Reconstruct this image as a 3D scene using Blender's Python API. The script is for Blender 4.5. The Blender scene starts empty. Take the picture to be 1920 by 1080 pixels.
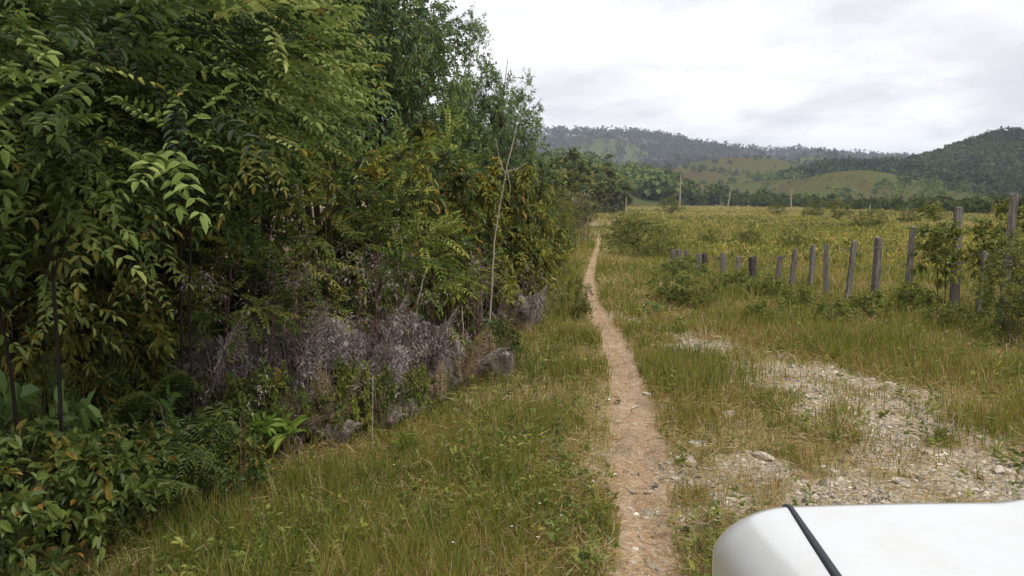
import bpy, math
import numpy as np
from math import radians, sin, cos, pi, atan, atan2, tan

sc = bpy.context.scene
COL = sc.collection
CAMH = 2.0
F_PX = 1480.0
HORIZ = 375.0
PITCH = atan((540 - HORIZ) / F_PX)


# ---------------------------------------------------------------- helpers
def lin(r, g, b):
    def f(c):
        c /= 255.0
        return c / 12.92 if c <= .04045 else ((c + .055) / 1.055) ** 2.4
    return (f(r), f(g), f(b), 1.0)


def P(px, py, z=0.0):
    """ground point seen at a photograph pixel"""
    dx = (px - 960) / F_PX
    dy = (540 - py) / F_PX
    fy = cos(PITCH) + dy * sin(PITCH)
    fz = -sin(PITCH) + dy * cos(PITCH)
    t = (z - CAMH) / fz
    return (dx * t, fy * t)


def nrm(a):
    return a / np.maximum(np.linalg.norm(a, axis=-1, keepdims=True), 1e-9)


def _h(ix, iy, seed):
    n = (ix.astype(np.int64) * 374761393 + iy.astype(np.int64) * 668265263 + seed * 144664213) & 0x7fffffff
    n = ((n ^ (n >> 13)) * 1274126177) & 0x7fffffff
    n = (n ^ (n >> 16)) & 0xffff
    return n / 65535.0


def vnoise(x, y, scale, seed=0):
    x = np.asarray(x, float) / scale
    y = np.asarray(y, float) / scale
    ix = np.floor(x)
    iy = np.floor(y)
    fx = x - ix
    fy = y - iy
    fx = fx * fx * (3 - 2 * fx)
    fy = fy * fy * (3 - 2 * fy)
    a = _h(ix, iy, seed)
    b = _h(ix + 1, iy, seed)
    c = _h(ix, iy + 1, seed)
    d = _h(ix + 1, iy + 1, seed)
    return (a * (1 - fx) + b * fx) * (1 - fy) + (c * (1 - fx) + d * fx) * fy


def fnoise(x, y, scale, seed=0, octv=3):
    s = 0
    w = 0
    for i in range(octv):
        s = s + vnoise(x, y, scale / 2 ** i, seed + i * 17) / 2 ** i
        w += 1 / 2 ** i
    return s / w


def sstep(a, b, x):
    t = np.clip((x - a) / (b - a), 0, 1)
    return t * t * (3 - 2 * t)


class Geo:
    def __init__(self, k=4):
        self.V = []
        self.F = []
        self.T = []
        self.n = 0
        self.k = k

    def add(self, V, F, t=None):
        V = np.asarray(V, float).reshape(-1, 3)
        F = np.asarray(F, int).reshape(-1, self.k)
        self.V.append(V)
        self.F.append(F + self.n)
        if t is None:
            t = .5
        t = np.asarray(t, float)
        if t.ndim == 0:
            t = np.full(len(F), float(t))
        self.T.append(t)
        self.n += len(V)

    def mesh(self, name, mat, smooth=False):
        V = np.concatenate(self.V)
        F = np.concatenate(self.F)
        T = np.concatenate(self.T)
        me = bpy.data.meshes.new(name)
        me.vertices.add(len(V))
        me.vertices.foreach_set('co', V.astype(np.float32).ravel())
        me.loops.add(F.size)
        me.loops.foreach_set('vertex_index', F.astype(np.int32).ravel())
        me.polygons.add(len(F))
        me.polygons.foreach_set('loop_start', np.arange(0, F.size, self.k, dtype=np.int32))
        me.update(calc_edges=True)
        a = me.attributes.new('tint', 'FLOAT', 'FACE')
        a.data.foreach_set('value', T.astype(np.float32))
        me.polygons.foreach_set('use_smooth', np.full(len(F), smooth, dtype=bool))
        me.materials.append(mat)
        return me


def link(name, data, parent=None, loc=None, rz=0.0, sc_=None, **props):
    o = bpy.data.objects.new(name, data)
    COL.objects.link(o)
    if parent is not None:
        o.parent = parent
    if loc is not None:
        o.location = loc
    o.rotation_euler = (0, 0, rz)
    if sc_ is not None:
        o.scale = sc_ if hasattr(sc_, '__len__') else (sc_,) * 3
    for k, v in props.items():
        if v is not None:
            o[k] = v
    return o


# ---------------------------------------------------------------- shape generators
def tube(geo, pts, rad, sides=6, t=.5):
    pts = np.asarray(pts, float)
    n = len(pts)
    rad = np.broadcast_to(np.asarray(rad, float), (n,))
    d = nrm(np.gradient(pts, axis=0))
    ref = np.where(np.abs(d[:, 2:3]) > .9, np.array([[1., 0, 0]]), np.array([[0, 0, 1.]]))
    a = nrm(np.cross(d, ref))
    b = np.cross(d, a)
    th = np.arange(sides) * 2 * pi / sides
    V = pts[:, None, :] + rad[:, None, None] * (np.cos(th)[None, :, None] * a[:, None, :] + np.sin(th)[None, :, None] * b[:, None, :])
    i = np.arange(n - 1)[:, None] * sides
    j = np.arange(sides)[None, :]
    F = np.stack([i + j, i + (j + 1) % sides, i + sides + (j + 1) % sides, i + sides + j], -1).reshape(-1, 4)
    geo.add(V.reshape(-1, 3), F, t)


def leaves(geo, pos, fwd, up, L, W, tint, fold=.12, droop=.12, simple=False):
    N = len(pos)
    L = np.broadcast_to(L, (N,))
    W = np.broadcast_to(W, (N,))
    f = nrm(fwd)
    n = nrm(up - (up * f).sum(1, keepdims=True) * f)
    s = np.cross(f, n)
    if simple:
        tpl = np.array([[0, 0, 0], [.5, .45, fold], [0, 1, -droop], [-.5, .45, fold]])
        fc = np.array([[0, 1, 2, 3]])
    else:
        tpl = np.array([[0, 0, 0], [.46, .3, fold], [.40, .68, fold - droop * .4], [0, 1, -droop], [-.40, .68, fold - droop * .4], [-.46, .3, fold]])
        fc = np.array([[0, 1, 2, 3], [0, 3, 4, 5]])
    V = (pos[:, None, :] + (tpl[None, :, 0] * W[:, None])[..., None] * s[:, None, :]
         + (tpl[None, :, 1] * L[:, None])[..., None] * f[:, None, :]
         + (tpl[None, :, 2] * L[:, None])[..., None] * n[:, None, :])
    k = len(tpl)
    Fa = (np.arange(N)[:, None, None] * k + fc[None]).reshape(-1, 4)
    geo.add(V.reshape(-1, 3), Fa, np.repeat(np.broadcast_to(tint, (N,)), len(fc)))


UP = np.array([0, 0, 1.0])


def pinnate(geo, pos, fwd, L, rng, pairs=6, lf=.26, wf=.36, droop=.35, tint=.5, simple=False, stem_t=.3, rach=True, ang=.9):
    """compound leaves: N rachises with paired leaflets"""
    N = len(pos)
    L = np.broadcast_to(L, (N,))
    f = nrm(fwd)
    side = nrm(np.cross(f, UP[None] + .25 * rng.normal(size=(N, 3))))
    n = np.cross(side, f)
    S = np.linspace(.22, .97, pairs)
    tint = np.broadcast_to(tint, (N,))
    for s in S:
        c = pos + f * (L * s)[:, None] + (-UP[None]) * (droop * s * s * L)[:, None]
        fl = nrm(f + (-UP[None]) * (2 * droop * s))
        sz = L * lf * (1 - .35 * abs(s - .5) * 2)
        for sg in (-1, 1):
            d = fl * .55 + side * sg * ang - UP[None] * .08 + .12 * rng.normal(size=(N, 3))
            leaves(geo, c, d, n + .2 * rng.normal(size=(N, 3)), sz * rng.uniform(.85, 1.15, N), sz * wf,
                   np.where(rng.random(N) < .008, .95, np.clip(tint + rng.normal(0, .07, N), 0, .84)), simple=simple)
    c = pos + f * L[:, None] - UP[None] * (droop * L)[:, None]
    leaves(geo, c, f - UP[None] * droop * 2, n, L * lf, L * lf * wf, tint, simple=simple)


def make_plant(name, mats, seed, rad, cz, nst=3, K=60, tw=8, twl=.3, mode='simple', L=.06, W=.025, nl=14, droop=.25,
               shell=.45, stem_r=.03, lump=.35, pairs=6, simple=False, upb=.25, old=.06, base_r=.12, zmin=.08, taper=0., part=('trunk', 'crown'), tsp=.17, flat=.5, spr=.62, zf=1.):
    rng = np.random.default_rng(seed)
    rad = np.array(rad, float)
    d = nrm(rng.normal(size=(K, 3)))
    lm = 1 + lump * (np.sin(3.1 * d[:, 0] + 1.7 * seed) * np.cos(2.7 * d[:, 1] + seed) + .5 * np.sin(5 * d[:, 2] + 2 * d[:, 0] + seed))
    r = (shell + (1 - shell) * rng.random(K) ** .6) * lm
    c = d * r[:, None] * rad
    if taper:
        c[:, :2] *= (1 - taper * (c[:, 2:3] / rad[2]))
    c[:, 2] += cz
    c[:, 2] = np.maximum(c[:, 2], zmin + .12 * rng.random(K))
    wood = Geo()
    SP = []
    for i in range(nst):
        a = 2 * pi * (i + rng.random() * .6) / nst
        b = np.array([cos(a), sin(a), 0]) * base_r * rng.uniform(.3, 1) * (nst > 1)
        tgt = np.array([cos(a) * rad[0] * .4 * (nst > 1), sin(a) * rad[1] * .4 * (nst > 1), cz + rad[2] * rng.uniform(.45, .85)])
        tt = np.linspace(0, 1, 8)[:, None]
        p = b + (tgt - b) * tt
        p += np.cumsum(rng.normal(0, .035, (8, 3)), 0) * np.array([1, 1, .3]) * rad[0] * tt
        rr = stem_r * (1 - .75 * tt[:, 0]) * rng.uniform(.7, 1.1)
        tube(wood, p, rr, 6, rng.random())
        SP.append(np.concatenate([p, rr[:, None]], 1))
    SP = np.concatenate(SP)
    fol = Geo()
    tp, td, tt_, cen = [], [], [], []
    for k in range(K):
        q = c[k]
        D = np.linalg.norm(SP[:, :3] - q, axis=1) + 3 * np.maximum(0, SP[:, 2] - q[2] + .05)
        j = np.argmin(D)
        p0 = SP[j, :3]
        s = np.linspace(0, 1, 5)[:, None]
        ln = np.linalg.norm(q - p0)
        pl = p0 + (q - p0) * s + UP * (.12 * ln * np.sin(pi * s)) + rng.normal(0, .03, (5, 3)) * ln * np.sin(pi * s)
        tube(wood, pl, np.linspace(max(SP[j, 3] * .55, stem_r * .1), stem_r * .07, 5), 4, rng.random())
        out = nrm((q - np.array([0, 0, cz])) / rad)
        n = tw
        dd = nrm((out[None] * .7 + rng.normal(0, spr, (n, 3)) + UP[None] * upb) * np.array([1, 1, zf]))
        tp.append(q[None] + rng.normal(0, .05, (n, 3)) * rad)
        td.append(dd)
        ct = np.clip(.45 + rng.normal(0, tsp), 0, 1)
        tt_.append(np.full(n, ct))
    tp = np.concatenate(tp)
    td = np.concatenate(td)
    ct = np.concatenate(tt_)
    tl = twl * rng.uniform(.6, 1.25, len(tp))
    n = len(tp)
    if mode == 'pinnate':
        ct2 = np.where(rng.random(n) < old, .95, ct + rng.normal(0, .07, n))
        pinnate(fol, tp, td, tl, rng, pairs=pairs, droop=droop, tint=ct2, simple=simple, lf=L, wf=W)
        for i in range(0, n):
            e = tp[i] + td[i] * tl[i] * .9 - UP * droop * tl[i] * .8
            m = tp[i] + td[i] * tl[i] * .45 - UP * droop * tl[i] * .2
            tube(wood, [tp[i], m, e], [stem_r * .06, stem_r * .05, stem_r * .03], 3, .8)
    else:
        S = rng.uniform(.1, 1, (n, nl))
        ph = rng.uniform(0, 2 * pi, (n, nl))
        a = nrm(np.cross(td, UP[None] + .01))
        b = np.cross(td, a)
        pos = tp[:, None] + td[:, None] * (S * tl[:, None])[..., None] - UP * (droop * (S ** 2) * tl[:, None])[..., None]
        radl = np.cos(ph)[..., None] * a[:, None] + np.sin(ph)[..., None] * b[:, None] * .7
        fw = td[:, None] * .55 + radl * .9 - UP * (droop + .1)
        upv = UP * 1.0 + flat * rng.normal(size=(n, nl, 3)) + radl * .15
        pos = pos.reshape(-1, 3)
        fw = fw.reshape(-1, 3)
        upv = upv.reshape(-1, 3)
        M = len(pos)
        t2 = np.repeat(ct, nl) + rng.normal(0, .1, M)
        t2 = np.where(rng.random(M) < old, rng.uniform(.85, 1, M), np.clip(t2, 0, .84))
        sz = rng.uniform(.65, 1.2, M)
        leaves(fol, pos, fw, upv, L * sz, W * sz, t2, simple=simple)
        for i in range(0, n, 2):
            tube(wood, [tp[i], tp[i] + td[i] * tl[i] * .5 - UP * droop * tl[i] * .25, tp[i] + td[i] * tl[i] - UP * droop * tl[i]],
                 [stem_r * .07, stem_r * .05, stem_r * .03], 3, .6)
    return (part[0], wood.mesh(name + '_' + part[0], mats[0], True), part[1], fol.mesh(name + '_' + part[1], mats[1]))


def put(proto, name, label, cat, loc, rz=0., s=1., group=None, tilt=None):
    """a plant: an Empty at its foot with its wood and its foliage as children"""
    e = link(name, None, None, loc, rz, s, label=label, category=cat, group=group)
    if tilt:
        e.rotation_euler = (tilt[0], tilt[1], rz)
    link(proto[0], proto[1], e)
    link(proto[2], proto[3], e)
    return e


def make_fern(name, mat, seed, n=14, L=.7, pairs=16, droop=.5, spread=.9, pin=.26, det=7, tint=.5, tsp=.12, thin=.42, el0=.35):
    """bushy fern: arching twice-divided fronds in one mesh"""
    rng = np.random.default_rng(seed)
    g = Geo()
    for i in range(n):
        az = rng.uniform(0, 2 * pi)
        el = rng.uniform(el0, 1.5)
        l = L * rng.uniform(.45, 1.2)
        d = np.array([cos(az) * cos(el) * spread, sin(az) * cos(el) * spread, sin(el)])
        s = np.linspace(0, 1, 9)[:, None]
        dr = droop * rng.uniform(.6, 1.3)
        p0 = np.array([rng.normal(0, .06), rng.normal(0, .06), 0]) * L
        curl = np.cross(d, UP) * rng.normal(0, .25)
        pl = p0 + d * s * l * 1.15 - UP * dr * l * s ** 2.2 + curl * s ** 2 * l
        tube(g, pl, np.linspace(.006, .0015, 9) * L / .7, 3, tint + .1)
        S = np.linspace(.25, .99, pairs)
        S = S + rng.normal(0, .01, pairs)
        idx = np.clip(S * 8, 0, 7.999)
        i0 = idx.astype(int)
        fr = (idx - i0)[:, None]
        c = pl[i0] * (1 - fr) + pl[i0 + 1] * fr
        tg = nrm(pl[i0 + 1] - pl[i0])
        sd = nrm(np.cross(tg, UP[None] + .1))
        nn = np.cross(sd, tg)
        plen = l * pin * np.sin(pi * np.clip(S, 0, 1) ** .8 * .93 + .12).clip(.1)
        for sg in (-1, 1):
            dirp = nrm(sd * sg * .9 + tg * .45 - UP * .25 * rng.uniform(.5, 1.8, (pairs, 1)) + rng.normal(0, .12, (pairs, 3)))
            for q in np.linspace(.08, 1, det):
                cc = c + dirp * (plen * q)[:, None] - UP * (plen * .25 * q * q)[:, None]
                sz = plen * .34 * (1.15 - q)
                pd = np.cross(dirp, nn)
                for s2 in (-1, 1):
                    leaves(g, cc, pd * s2 * .9 + dirp * .7, nn + .3 * rng.normal(size=(pairs, 3)), np.maximum(sz, .006), np.maximum(sz * thin, .003),
                           np.clip(tint + rng.normal(0, tsp) + rng.normal(0, .06, pairs), 0, 1), simple=True)
    return g.mesh(name, mat)


def blades(geo, x, y, z, h, w, tint, rng, bend=.35):
    N = len(x)
    az = rng.uniform(0, 2 * pi, N)
    d = np.stack([np.cos(az), np.sin(az), np.zeros(N)], 1)
    fa = rng.uniform(0, 2 * pi, N)
    s = np.stack([np.cos(fa), np.sin(fa), np.zeros(N)], 1)
    b = np.stack([x, y, z], 1)
    bd = bend * rng.uniform(.15, 1.4, N)
    V = np.zeros((N, 6, 3))
    for k, (t, ww) in enumerate(((0, 1.), (.5, .8), (1., .12))):
        c = b + d * (h * bd * t ** 1.8)[:, None] + UP[None] * (h * t * (1 - .25 * bd * t))[:, None]
        V[:, 2 * k] = c - s * (w * ww * .5)[:, None]
        V[:, 2 * k + 1] = c + s * (w * ww * .5)[:, None]
    F = (np.arange(N)[:, None, None] * 6 + np.array([[0, 1, 3, 2], [2, 3, 5, 4]])[None]).reshape(-1, 4)
    geo.add(V.reshape(-1, 3), F, np.repeat(tint, 2))


# ---------------------------------------------------------------- materials
def new_mat(name):
    m = bpy.data.materials.new(name)
    m.use_nodes = True
    nt = m.node_tree
    nt.nodes.clear()
    out = nt.nodes.new('ShaderNodeOutputMaterial')
    return m, nt, out


def ramp(nt, stops, fac=None, interp='LINEAR'):
    r = nt.nodes.new('ShaderNodeValToRGB')
    r.color_ramp.interpolation = interp
    e = r.color_ramp.elements
    while len(e) > 1:
        e.remove(e[-1])
    e[0].position = stops[0][0]
    e[0].color = stops[0][1]
    for p, c in stops[1:]:
        q = e.new(p)
        q.color = c
    if fac is not None:
        nt.links.new(fac, r.inputs[0])
    return r


def noise(nt, scale, detail=4, rough=.6, vec=None, dist=0.):
    n = nt.nodes.new('ShaderNodeTexNoise')
    n.inputs['Scale'].default_value = scale
    n.inputs['Detail'].default_value = detail
    n.inputs['Roughness'].default_value = rough
    n.inputs['Distortion'].default_value = dist
    if vec is not None:
        nt.links.new(vec, n.inputs['Vector'])
    return n


def mixc(nt, a, b, fac, mode='MIX'):
    m = nt.nodes.new('ShaderNodeMix')
    m.data_type = 'RGBA'
    m.blend_type = mode
    for i, v in ((0, fac), (6, a), (7, b)):
        if hasattr(v, 'links') or hasattr(v, 'is_linked'):
            nt.links.new(v, m.inputs[i])
        else:
            m.inputs[i].default_value = v
    return m.outputs[2]


def leaf_mat(name, stops, trans=.3, rough=.5, spec=.35, var=.0):
    m, nt, out = new_mat(name)
    at = nt.nodes.new('ShaderNodeAttribute')
    at.attribute_name = 'tint'
    r = ramp(nt, stops, at.outputs['Fac'])
    p = nt.nodes.new('ShaderNodeBsdfPrincipled')
    p.inputs['Roughness'].default_value = rough
    p.inputs['Specular IOR Level'].default_value = spec
    nt.links.new(r.outputs[0], p.inputs['Base Color'])
    t = nt.nodes.new('ShaderNodeBsdfTranslucent')
    nt.links.new(r.outputs[0], t.inputs['Color'])
    mx = nt.nodes.new('ShaderNodeMixShader')
    mx.inputs[0].default_value = trans
    nt.links.new(p.outputs[0], mx.inputs[1])
    nt.links.new(t.outputs[0], mx.inputs[2])
    nt.links.new(mx.outputs[0], out.inputs[0])
    return m


def wood_mat(name, stops, scale=30., bump=.3):
    m, nt, out = new_mat(name)
    tc = nt.nodes.new('ShaderNodeTexCoord')
    mp = nt.nodes.new('ShaderNodeMapping')
    mp.inputs['Scale'].default_value = (1, 1, .12)
    nt.links.new(tc.outputs['Object'], mp.inputs[0])
    n = noise(nt, scale, 6, .65, mp.outputs[0])
    r = ramp(nt, stops, n.outputs[0])
    p = nt.nodes.new('ShaderNodeBsdfPrincipled')
    p.inputs['Roughness'].default_value = .9
    p.inputs['Specular IOR Level'].default_value = .15
    nt.links.new(r.outputs[0], p.inputs['Base Color'])
    b = nt.nodes.new('ShaderNodeBump')
    b.inputs['Strength'].default_value = bump
    b.inputs['Distance'].default_value = .01
    nt.links.new(n.outputs[0], b.inputs['Height'])
    nt.links.new(b.outputs[0], p.inputs['Normal'])
    nt.links.new(p.outputs[0], out.inputs[0])
    return m


def plain_mat(name, col, rough=.5, metal=0., coat=0., spec=.5, emit=None):
    m, nt, out = new_mat(name)
    p = nt.nodes.new('ShaderNodeBsdfPrincipled')
    p.inputs['Base Color'].default_value = col
    p.inputs['Roughness'].default_value = rough
    p.inputs['Metallic'].default_value = metal
    p.inputs['Coat Weight'].default_value = coat
    p.inputs['Coat Roughness'].default_value = .08
    p.inputs['Specular IOR Level'].default_value = spec
    n = noise(nt, 6., 5, .6)
    rr = nt.nodes.new('ShaderNodeMapRange')
    rr.inputs[3].default_value = max(rough - .06, .02)
    rr.inputs[4].default_value = rough + .08
    nt.links.new(n.outputs[0], rr.inputs[0])
    nt.links.new(rr.outputs[0], p.inputs['Roughness'])
    nt.links.new(p.outputs[0], out.inputs[0])
    return m


M = {}
M['bark'] = wood_mat('bark_brown', [(.3, lin(52, 42, 34)), (.7, lin(110, 96, 80))])
M['pale_bark'] = wood_mat('bark_pale', [(.3, lin(120, 112, 98)), (.7, lin(176, 168, 150))])
M['red_bark'] = wood_mat('bark_reddish', [(.3, lin(66, 46, 44)), (.7, lin(120, 92, 86))])
M['dark_bark'] = wood_mat('bark_dark', [(.3, lin(26, 22, 19)), (.7, lin(58, 50, 42))])
M['post'] = wood_mat('weathered_post_wood', [(.25, lin(62, 58, 54)), (.5, lin(108, 102, 96)), (.75, lin(150, 143, 134))], 45., .8)
M['charred'] = wood_mat('charred_wood', [(.3, lin(44, 40, 40)), (.7, lin(92, 85, 84))], 45., .8)
# leaf colours: 0 dark old leaf .. .6 mid .. .85 fresh, in pin and lime also lifted as painted highlights of lit leaves, .9+ yellowing
M['pin'] = leaf_mat('pinnate_leaf', [(0, lin(42, 56, 28)), (.35, lin(70, 88, 40)), (.55, lin(120, 140, 68)), (.8, lin(172, 184, 110)), (.95, lin(150, 134, 56))])
M['lime'] = leaf_mat('feathery_leaf', [(0, lin(58, 74, 32)), (.35, lin(92, 110, 46)), (.6, lin(134, 148, 66)), (.8, lin(172, 178, 92)), (.95, lin(160, 140, 60))])
M['fresh'] = leaf_mat('fresh_weed_leaf', [(0, lin(78, 92, 40)), (.4, lin(112, 124, 54)), (.8, lin(150, 154, 74)), (.95, lin(160, 146, 72))])
M['dark'] = leaf_mat('dark_leaf', [(0, lin(66, 88, 58)), (.4, lin(102, 126, 80)), (.8, lin(144, 164, 102)), (.95, lin(146, 142, 70))])
M['olive'] = leaf_mat('olive_leaf', [(0, lin(70, 82, 38)), (.4, lin(98, 108, 48)), (.8, lin(136, 140, 62)), (.95, lin(150, 136, 60))])
M['broad'] = leaf_mat('broad_leaf', [(0, lin(56, 66, 32)), (.4, lin(96, 104, 46)), (.75, lin(142, 146, 64)), (.86, lin(156, 150, 62)), (.93, lin(160, 134, 54)), (1, lin(152, 112, 58))])
M['low'] = leaf_mat('low_shrub_leaf', [(0, lin(58, 76, 38)), (.4, lin(86, 102, 46)), (.8, lin(126, 134, 62)), (.9, lin(150, 128, 56)), (1, lin(152, 108, 52))])
M['fern'] = leaf_mat('green_fern_frond', [(0, lin(58, 70, 32)), (.5, lin(86, 98, 44)), (1, lin(122, 124, 56))])
M['dryfern'] = leaf_mat('dry_fern_frond', [(0, lin(92, 78, 62)), (.3, lin(130, 116, 106)), (.55, lin(156, 145, 141)), (.85, lin(186, 178, 174)), (1, lin(156, 152, 108))], trans=.2, rough=.85, spec=.1)
M['bigleaf'] = leaf_mat('large_leaf', [(0, lin(70, 96, 50)), (.6, lin(106, 132, 68)), (1, lin(140, 154, 80))], trans=.25, rough=.4)
M['bright'] = leaf_mat('bright_leaf', [(0, lin(96, 124, 52)), (.6, lin(134, 158, 66)), (1, lin(186, 186, 92))], trans=.35, rough=.4)
M['grass'] = leaf_mat('grass_blade', [(0, lin(82, 100, 36)), (.35, lin(116, 124, 46)), (.6, lin(144, 136, 62)), (.78, lin(158, 130, 80)), (.88, lin(170, 146, 106)), (1, lin(192, 176, 136))], trans=.3, rough=.6, spec=.2)
M['field'] = leaf_mat('field_plant_leaf', [(0, lin(62, 74, 38)), (.35, lin(120, 126, 56)), (.7, lin(178, 170, 84)), (1, lin(178, 146, 96))], trans=.25, rough=.6, spec=.2)
M['far'] = leaf_mat('tree_line_leaf', [(0, lin(50, 66, 42)), (.45, lin(88, 106, 58)), (.8, lin(130, 142, 76)), (1, lin(146, 136, 84))], trans=.2, rough=.7, spec=.1)
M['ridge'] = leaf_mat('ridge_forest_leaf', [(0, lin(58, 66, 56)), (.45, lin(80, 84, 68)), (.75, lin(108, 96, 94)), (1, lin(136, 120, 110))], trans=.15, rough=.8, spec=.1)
M['stone'] = leaf_mat('limestone_gravel', [(0, lin(80, 76, 72)), (.4, lin(150, 140, 126)), (.8, lin(192, 181, 162)), (1, lin(222, 213, 198))], trans=0., rough=.9, spec=.2)


# ---------------------------------------------------------------- layout functions
PATH_PX = [(1215, 1080, 140), (1207, 950, 118), (1200, 850, 100), (1182, 740, 80), (1166, 680, 66), (1140, 620, 46), (1112, 570, 30), (1104, 530, 21), (1112, 490, 12), (1121, 462, 6), (1124, 440, 4)]
_pp = [P(a, b) for a, b, c in PATH_PX]
PATHY = np.array([-6., 0.] + [p[1] for p in _pp])
PATHX = np.array([.45, .6] + [p[0] for p in _pp])
PATHW = np.array([.42, .42] + [c / F_PX * p[1] for (a, b, c), p in zip(PATH_PX, _pp)])
EDGEY = np.array([-8, 0, 4.2, 4.7, 6.2, 9.1, 11.2, 16, 39, 120, 400.])
EDGEX = np.array([-4.2, -3.6, -2.7, -2.3, -1.15, -.45, .25, 1.0, 3.6, 12.3, 43.])


def path_x(y):
    return np.interp(y, PATHY, PATHX)


def path_w(y):
    return np.interp(y, PATHY, PATHW)


def edge_x(y):
    return np.interp(y, EDGEY, EDGEX)


TRK = np.array([P(1152, 588), P(1300, 640), P(1450, 700), P(1600, 742), P(1760, 810), P(1930, 890), (4.0, 3.0), (4.0, -6)])
TRKW = np.array([.18, .4, .9, 1.2, 1.3, 1.3, 1.1, 1.0])


def gravel_mask(x, y):
    x = np.asarray(x, float)
    y = np.asarray(y, float)
    best = np.full(x.shape, 9.)
    for i in range(len(TRK) - 1):
        a, b = TRK[i], TRK[i + 1]
        ab = b - a
        t = np.clip(((x - a[0]) * ab[0] + (y - a[1]) * ab[1]) / (ab @ ab), 0, 1)
        d = np.hypot(x - a[0] - t * ab[0], y - a[1] - t * ab[1]) / (TRKW[i] * (1 - t) + TRKW[i + 1] * t)
        best = np.minimum(best, d)
    # the stony ground between both tracks close to the vehicle
    e = np.hypot((x - 2.0) / 1.25, (y - 4.9) / 1.5)
    best = np.minimum(best, e)
    m = 1 - sstep(.5, 1.35, best + 1.1 * (fnoise(x, y, .9, 5) - .5))
    m = m * sstep(.3, .52, fnoise(x, y, .8, 31) + .10 * (best < .5)) * (.35 + .65 * sstep(.36, .5, fnoise(x, y, .28, 33)))
    return m


def path_mask(x, y):
    w = path_w(y) * (1 + .7 * (fnoise(x, y, .5, 8) - .5))
    d = np.abs(np.asarray(x) - path_x(y))
    return 1 - sstep(.3, .7, d / w)


def gz(x, y):
    x = np.asarray(x, float)
    y = np.asarray(y, float)
    r = np.hypot(x, y)
    fade = 1 - sstep(40, 90, r)
    z = .09 * (fnoise(x, y, 3.2, 3) - .5) + .05 * (fnoise(x, y, .9, 4, 2) - .5)
    z = z - .05 * np.exp(-((x - path_x(y)) / np.maximum(path_w(y), .2)) ** 2) * (y < 40)
    z = z + .12 * sstep(0, 1.5, edge_x(y) - x)
    return z * fade


def G(x, y):
    return float(gz(np.array([x]), np.array([y]))[0])


def at(px, d, dz=0.):
    x = (px - 960) / F_PX * d
    return (x, d, G(x, d) + dz)


# ---------------------------------------------------------------- ground
def ground():
    n = 620
    u = np.linspace(-1, 1, n)
    k = 8.6
    a = 4500 / math.sinh(k)
    gx = a * np.sinh(k * u) + 1.5
    gy = a * np.sinh(k * u) + 6.0
    X, Y = np.meshgrid(gx, gy)
    Z = gz(X, Y)
    V = np.stack([X, Y, Z], -1).reshape(-1, 3)
    i = np.arange(n - 1)[:, None] * n + np.arange(n - 1)[None]
    F = np.stack([i, i + 1, i + n + 1, i + n], -1).reshape(-1, 4)
    m, nt, out = new_mat('ground_soil')
    g = Geo()
    g.add(V, F)
    me = g.mesh('ground', m, True)
    x, y = V[:, 0], V[:, 1]
    for nm, val in (('gravel', gravel_mask(x, y)), ('dirt', path_mask(x, y) * (y < 45)),
                    ('litter', sstep(-.4, .6, edge_x(y) - x + .6 * (fnoise(x, y, .9, 9) - .5)) * (y < 200))):
        at_ = me.attributes.new(nm, 'FLOAT', 'POINT')
        at_.data.foreach_set('value', val.astype(np.float32))
    tc = nt.nodes.new('ShaderNodeTexCoord')
    v = tc.outputs['Object']

    def attr(nm):
        q = nt.nodes.new('ShaderNodeAttribute')
        q.attribute_name = nm
        return q.outputs['Fac']
    n1 = noise(nt, 1.3, 6, .65, v)
    n2 = noise(nt, 28., 5, .7, v)
    soil = ramp(nt, [(.3, lin(100, 94, 52)), (.5, lin(128, 116, 68)), (.7, lin(156, 132, 94))], n1.outputs[0]).outputs[0]
    soil = mixc(nt, soil, ramp(nt, [(.35, lin(96, 84, 56)), (.65, lin(190, 176, 140))], n2.outputs[0]).outputs[0], .4)
    grv = ramp(nt, [(.32, lin(92, 82, 70)), (.48, lin(152, 138, 116)), (.66, lin(200, 186, 164))], n2.outputs[0]).outputs[0]
    dirt = ramp(nt, [(.35, lin(134, 110, 84)), (.55, lin(160, 134, 106)), (.7, lin(180, 156, 130))], noise(nt, 5., 6, .7, v).outputs[0]).outputs[0]
    dirt = mixc(nt, dirt, ramp(nt, [(.4, lin(120, 96, 76)), (.6, lin(210, 180, 146))], n2.outputs[0]).outputs[0], .3)
    lit = ramp(nt, [(.35, lin(58, 46, 34)), (.65, lin(112, 92, 68))], n2.outputs[0]).outputs[0]
    c = mixc(nt, soil, grv, attr('gravel'))
    c = mixc(nt, c, dirt, attr('dirt'))
    c = mixc(nt, c, lit, attr('litter'))
    p = nt.nodes.new('ShaderNodeBsdfPrincipled')
    p.inputs['Roughness'].default_value = .95
    p.inputs['Specular IOR Level'].default_value = .1
    nt.links.new(c, p.inputs['Base Color'])
    b = nt.nodes.new('ShaderNodeBump')
    b.inputs['Strength'].default_value = .6
    b.inputs['Distance'].default_value = .02
    nt.links.new(n2.outputs[0], b.inputs['Height'])
    nt.links.new(b.outputs[0], p.inputs['Normal'])
    nt.links.new(p.outputs[0], out.inputs[0])
    link('ground', me, kind='structure')
    return c


ground()


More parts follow.
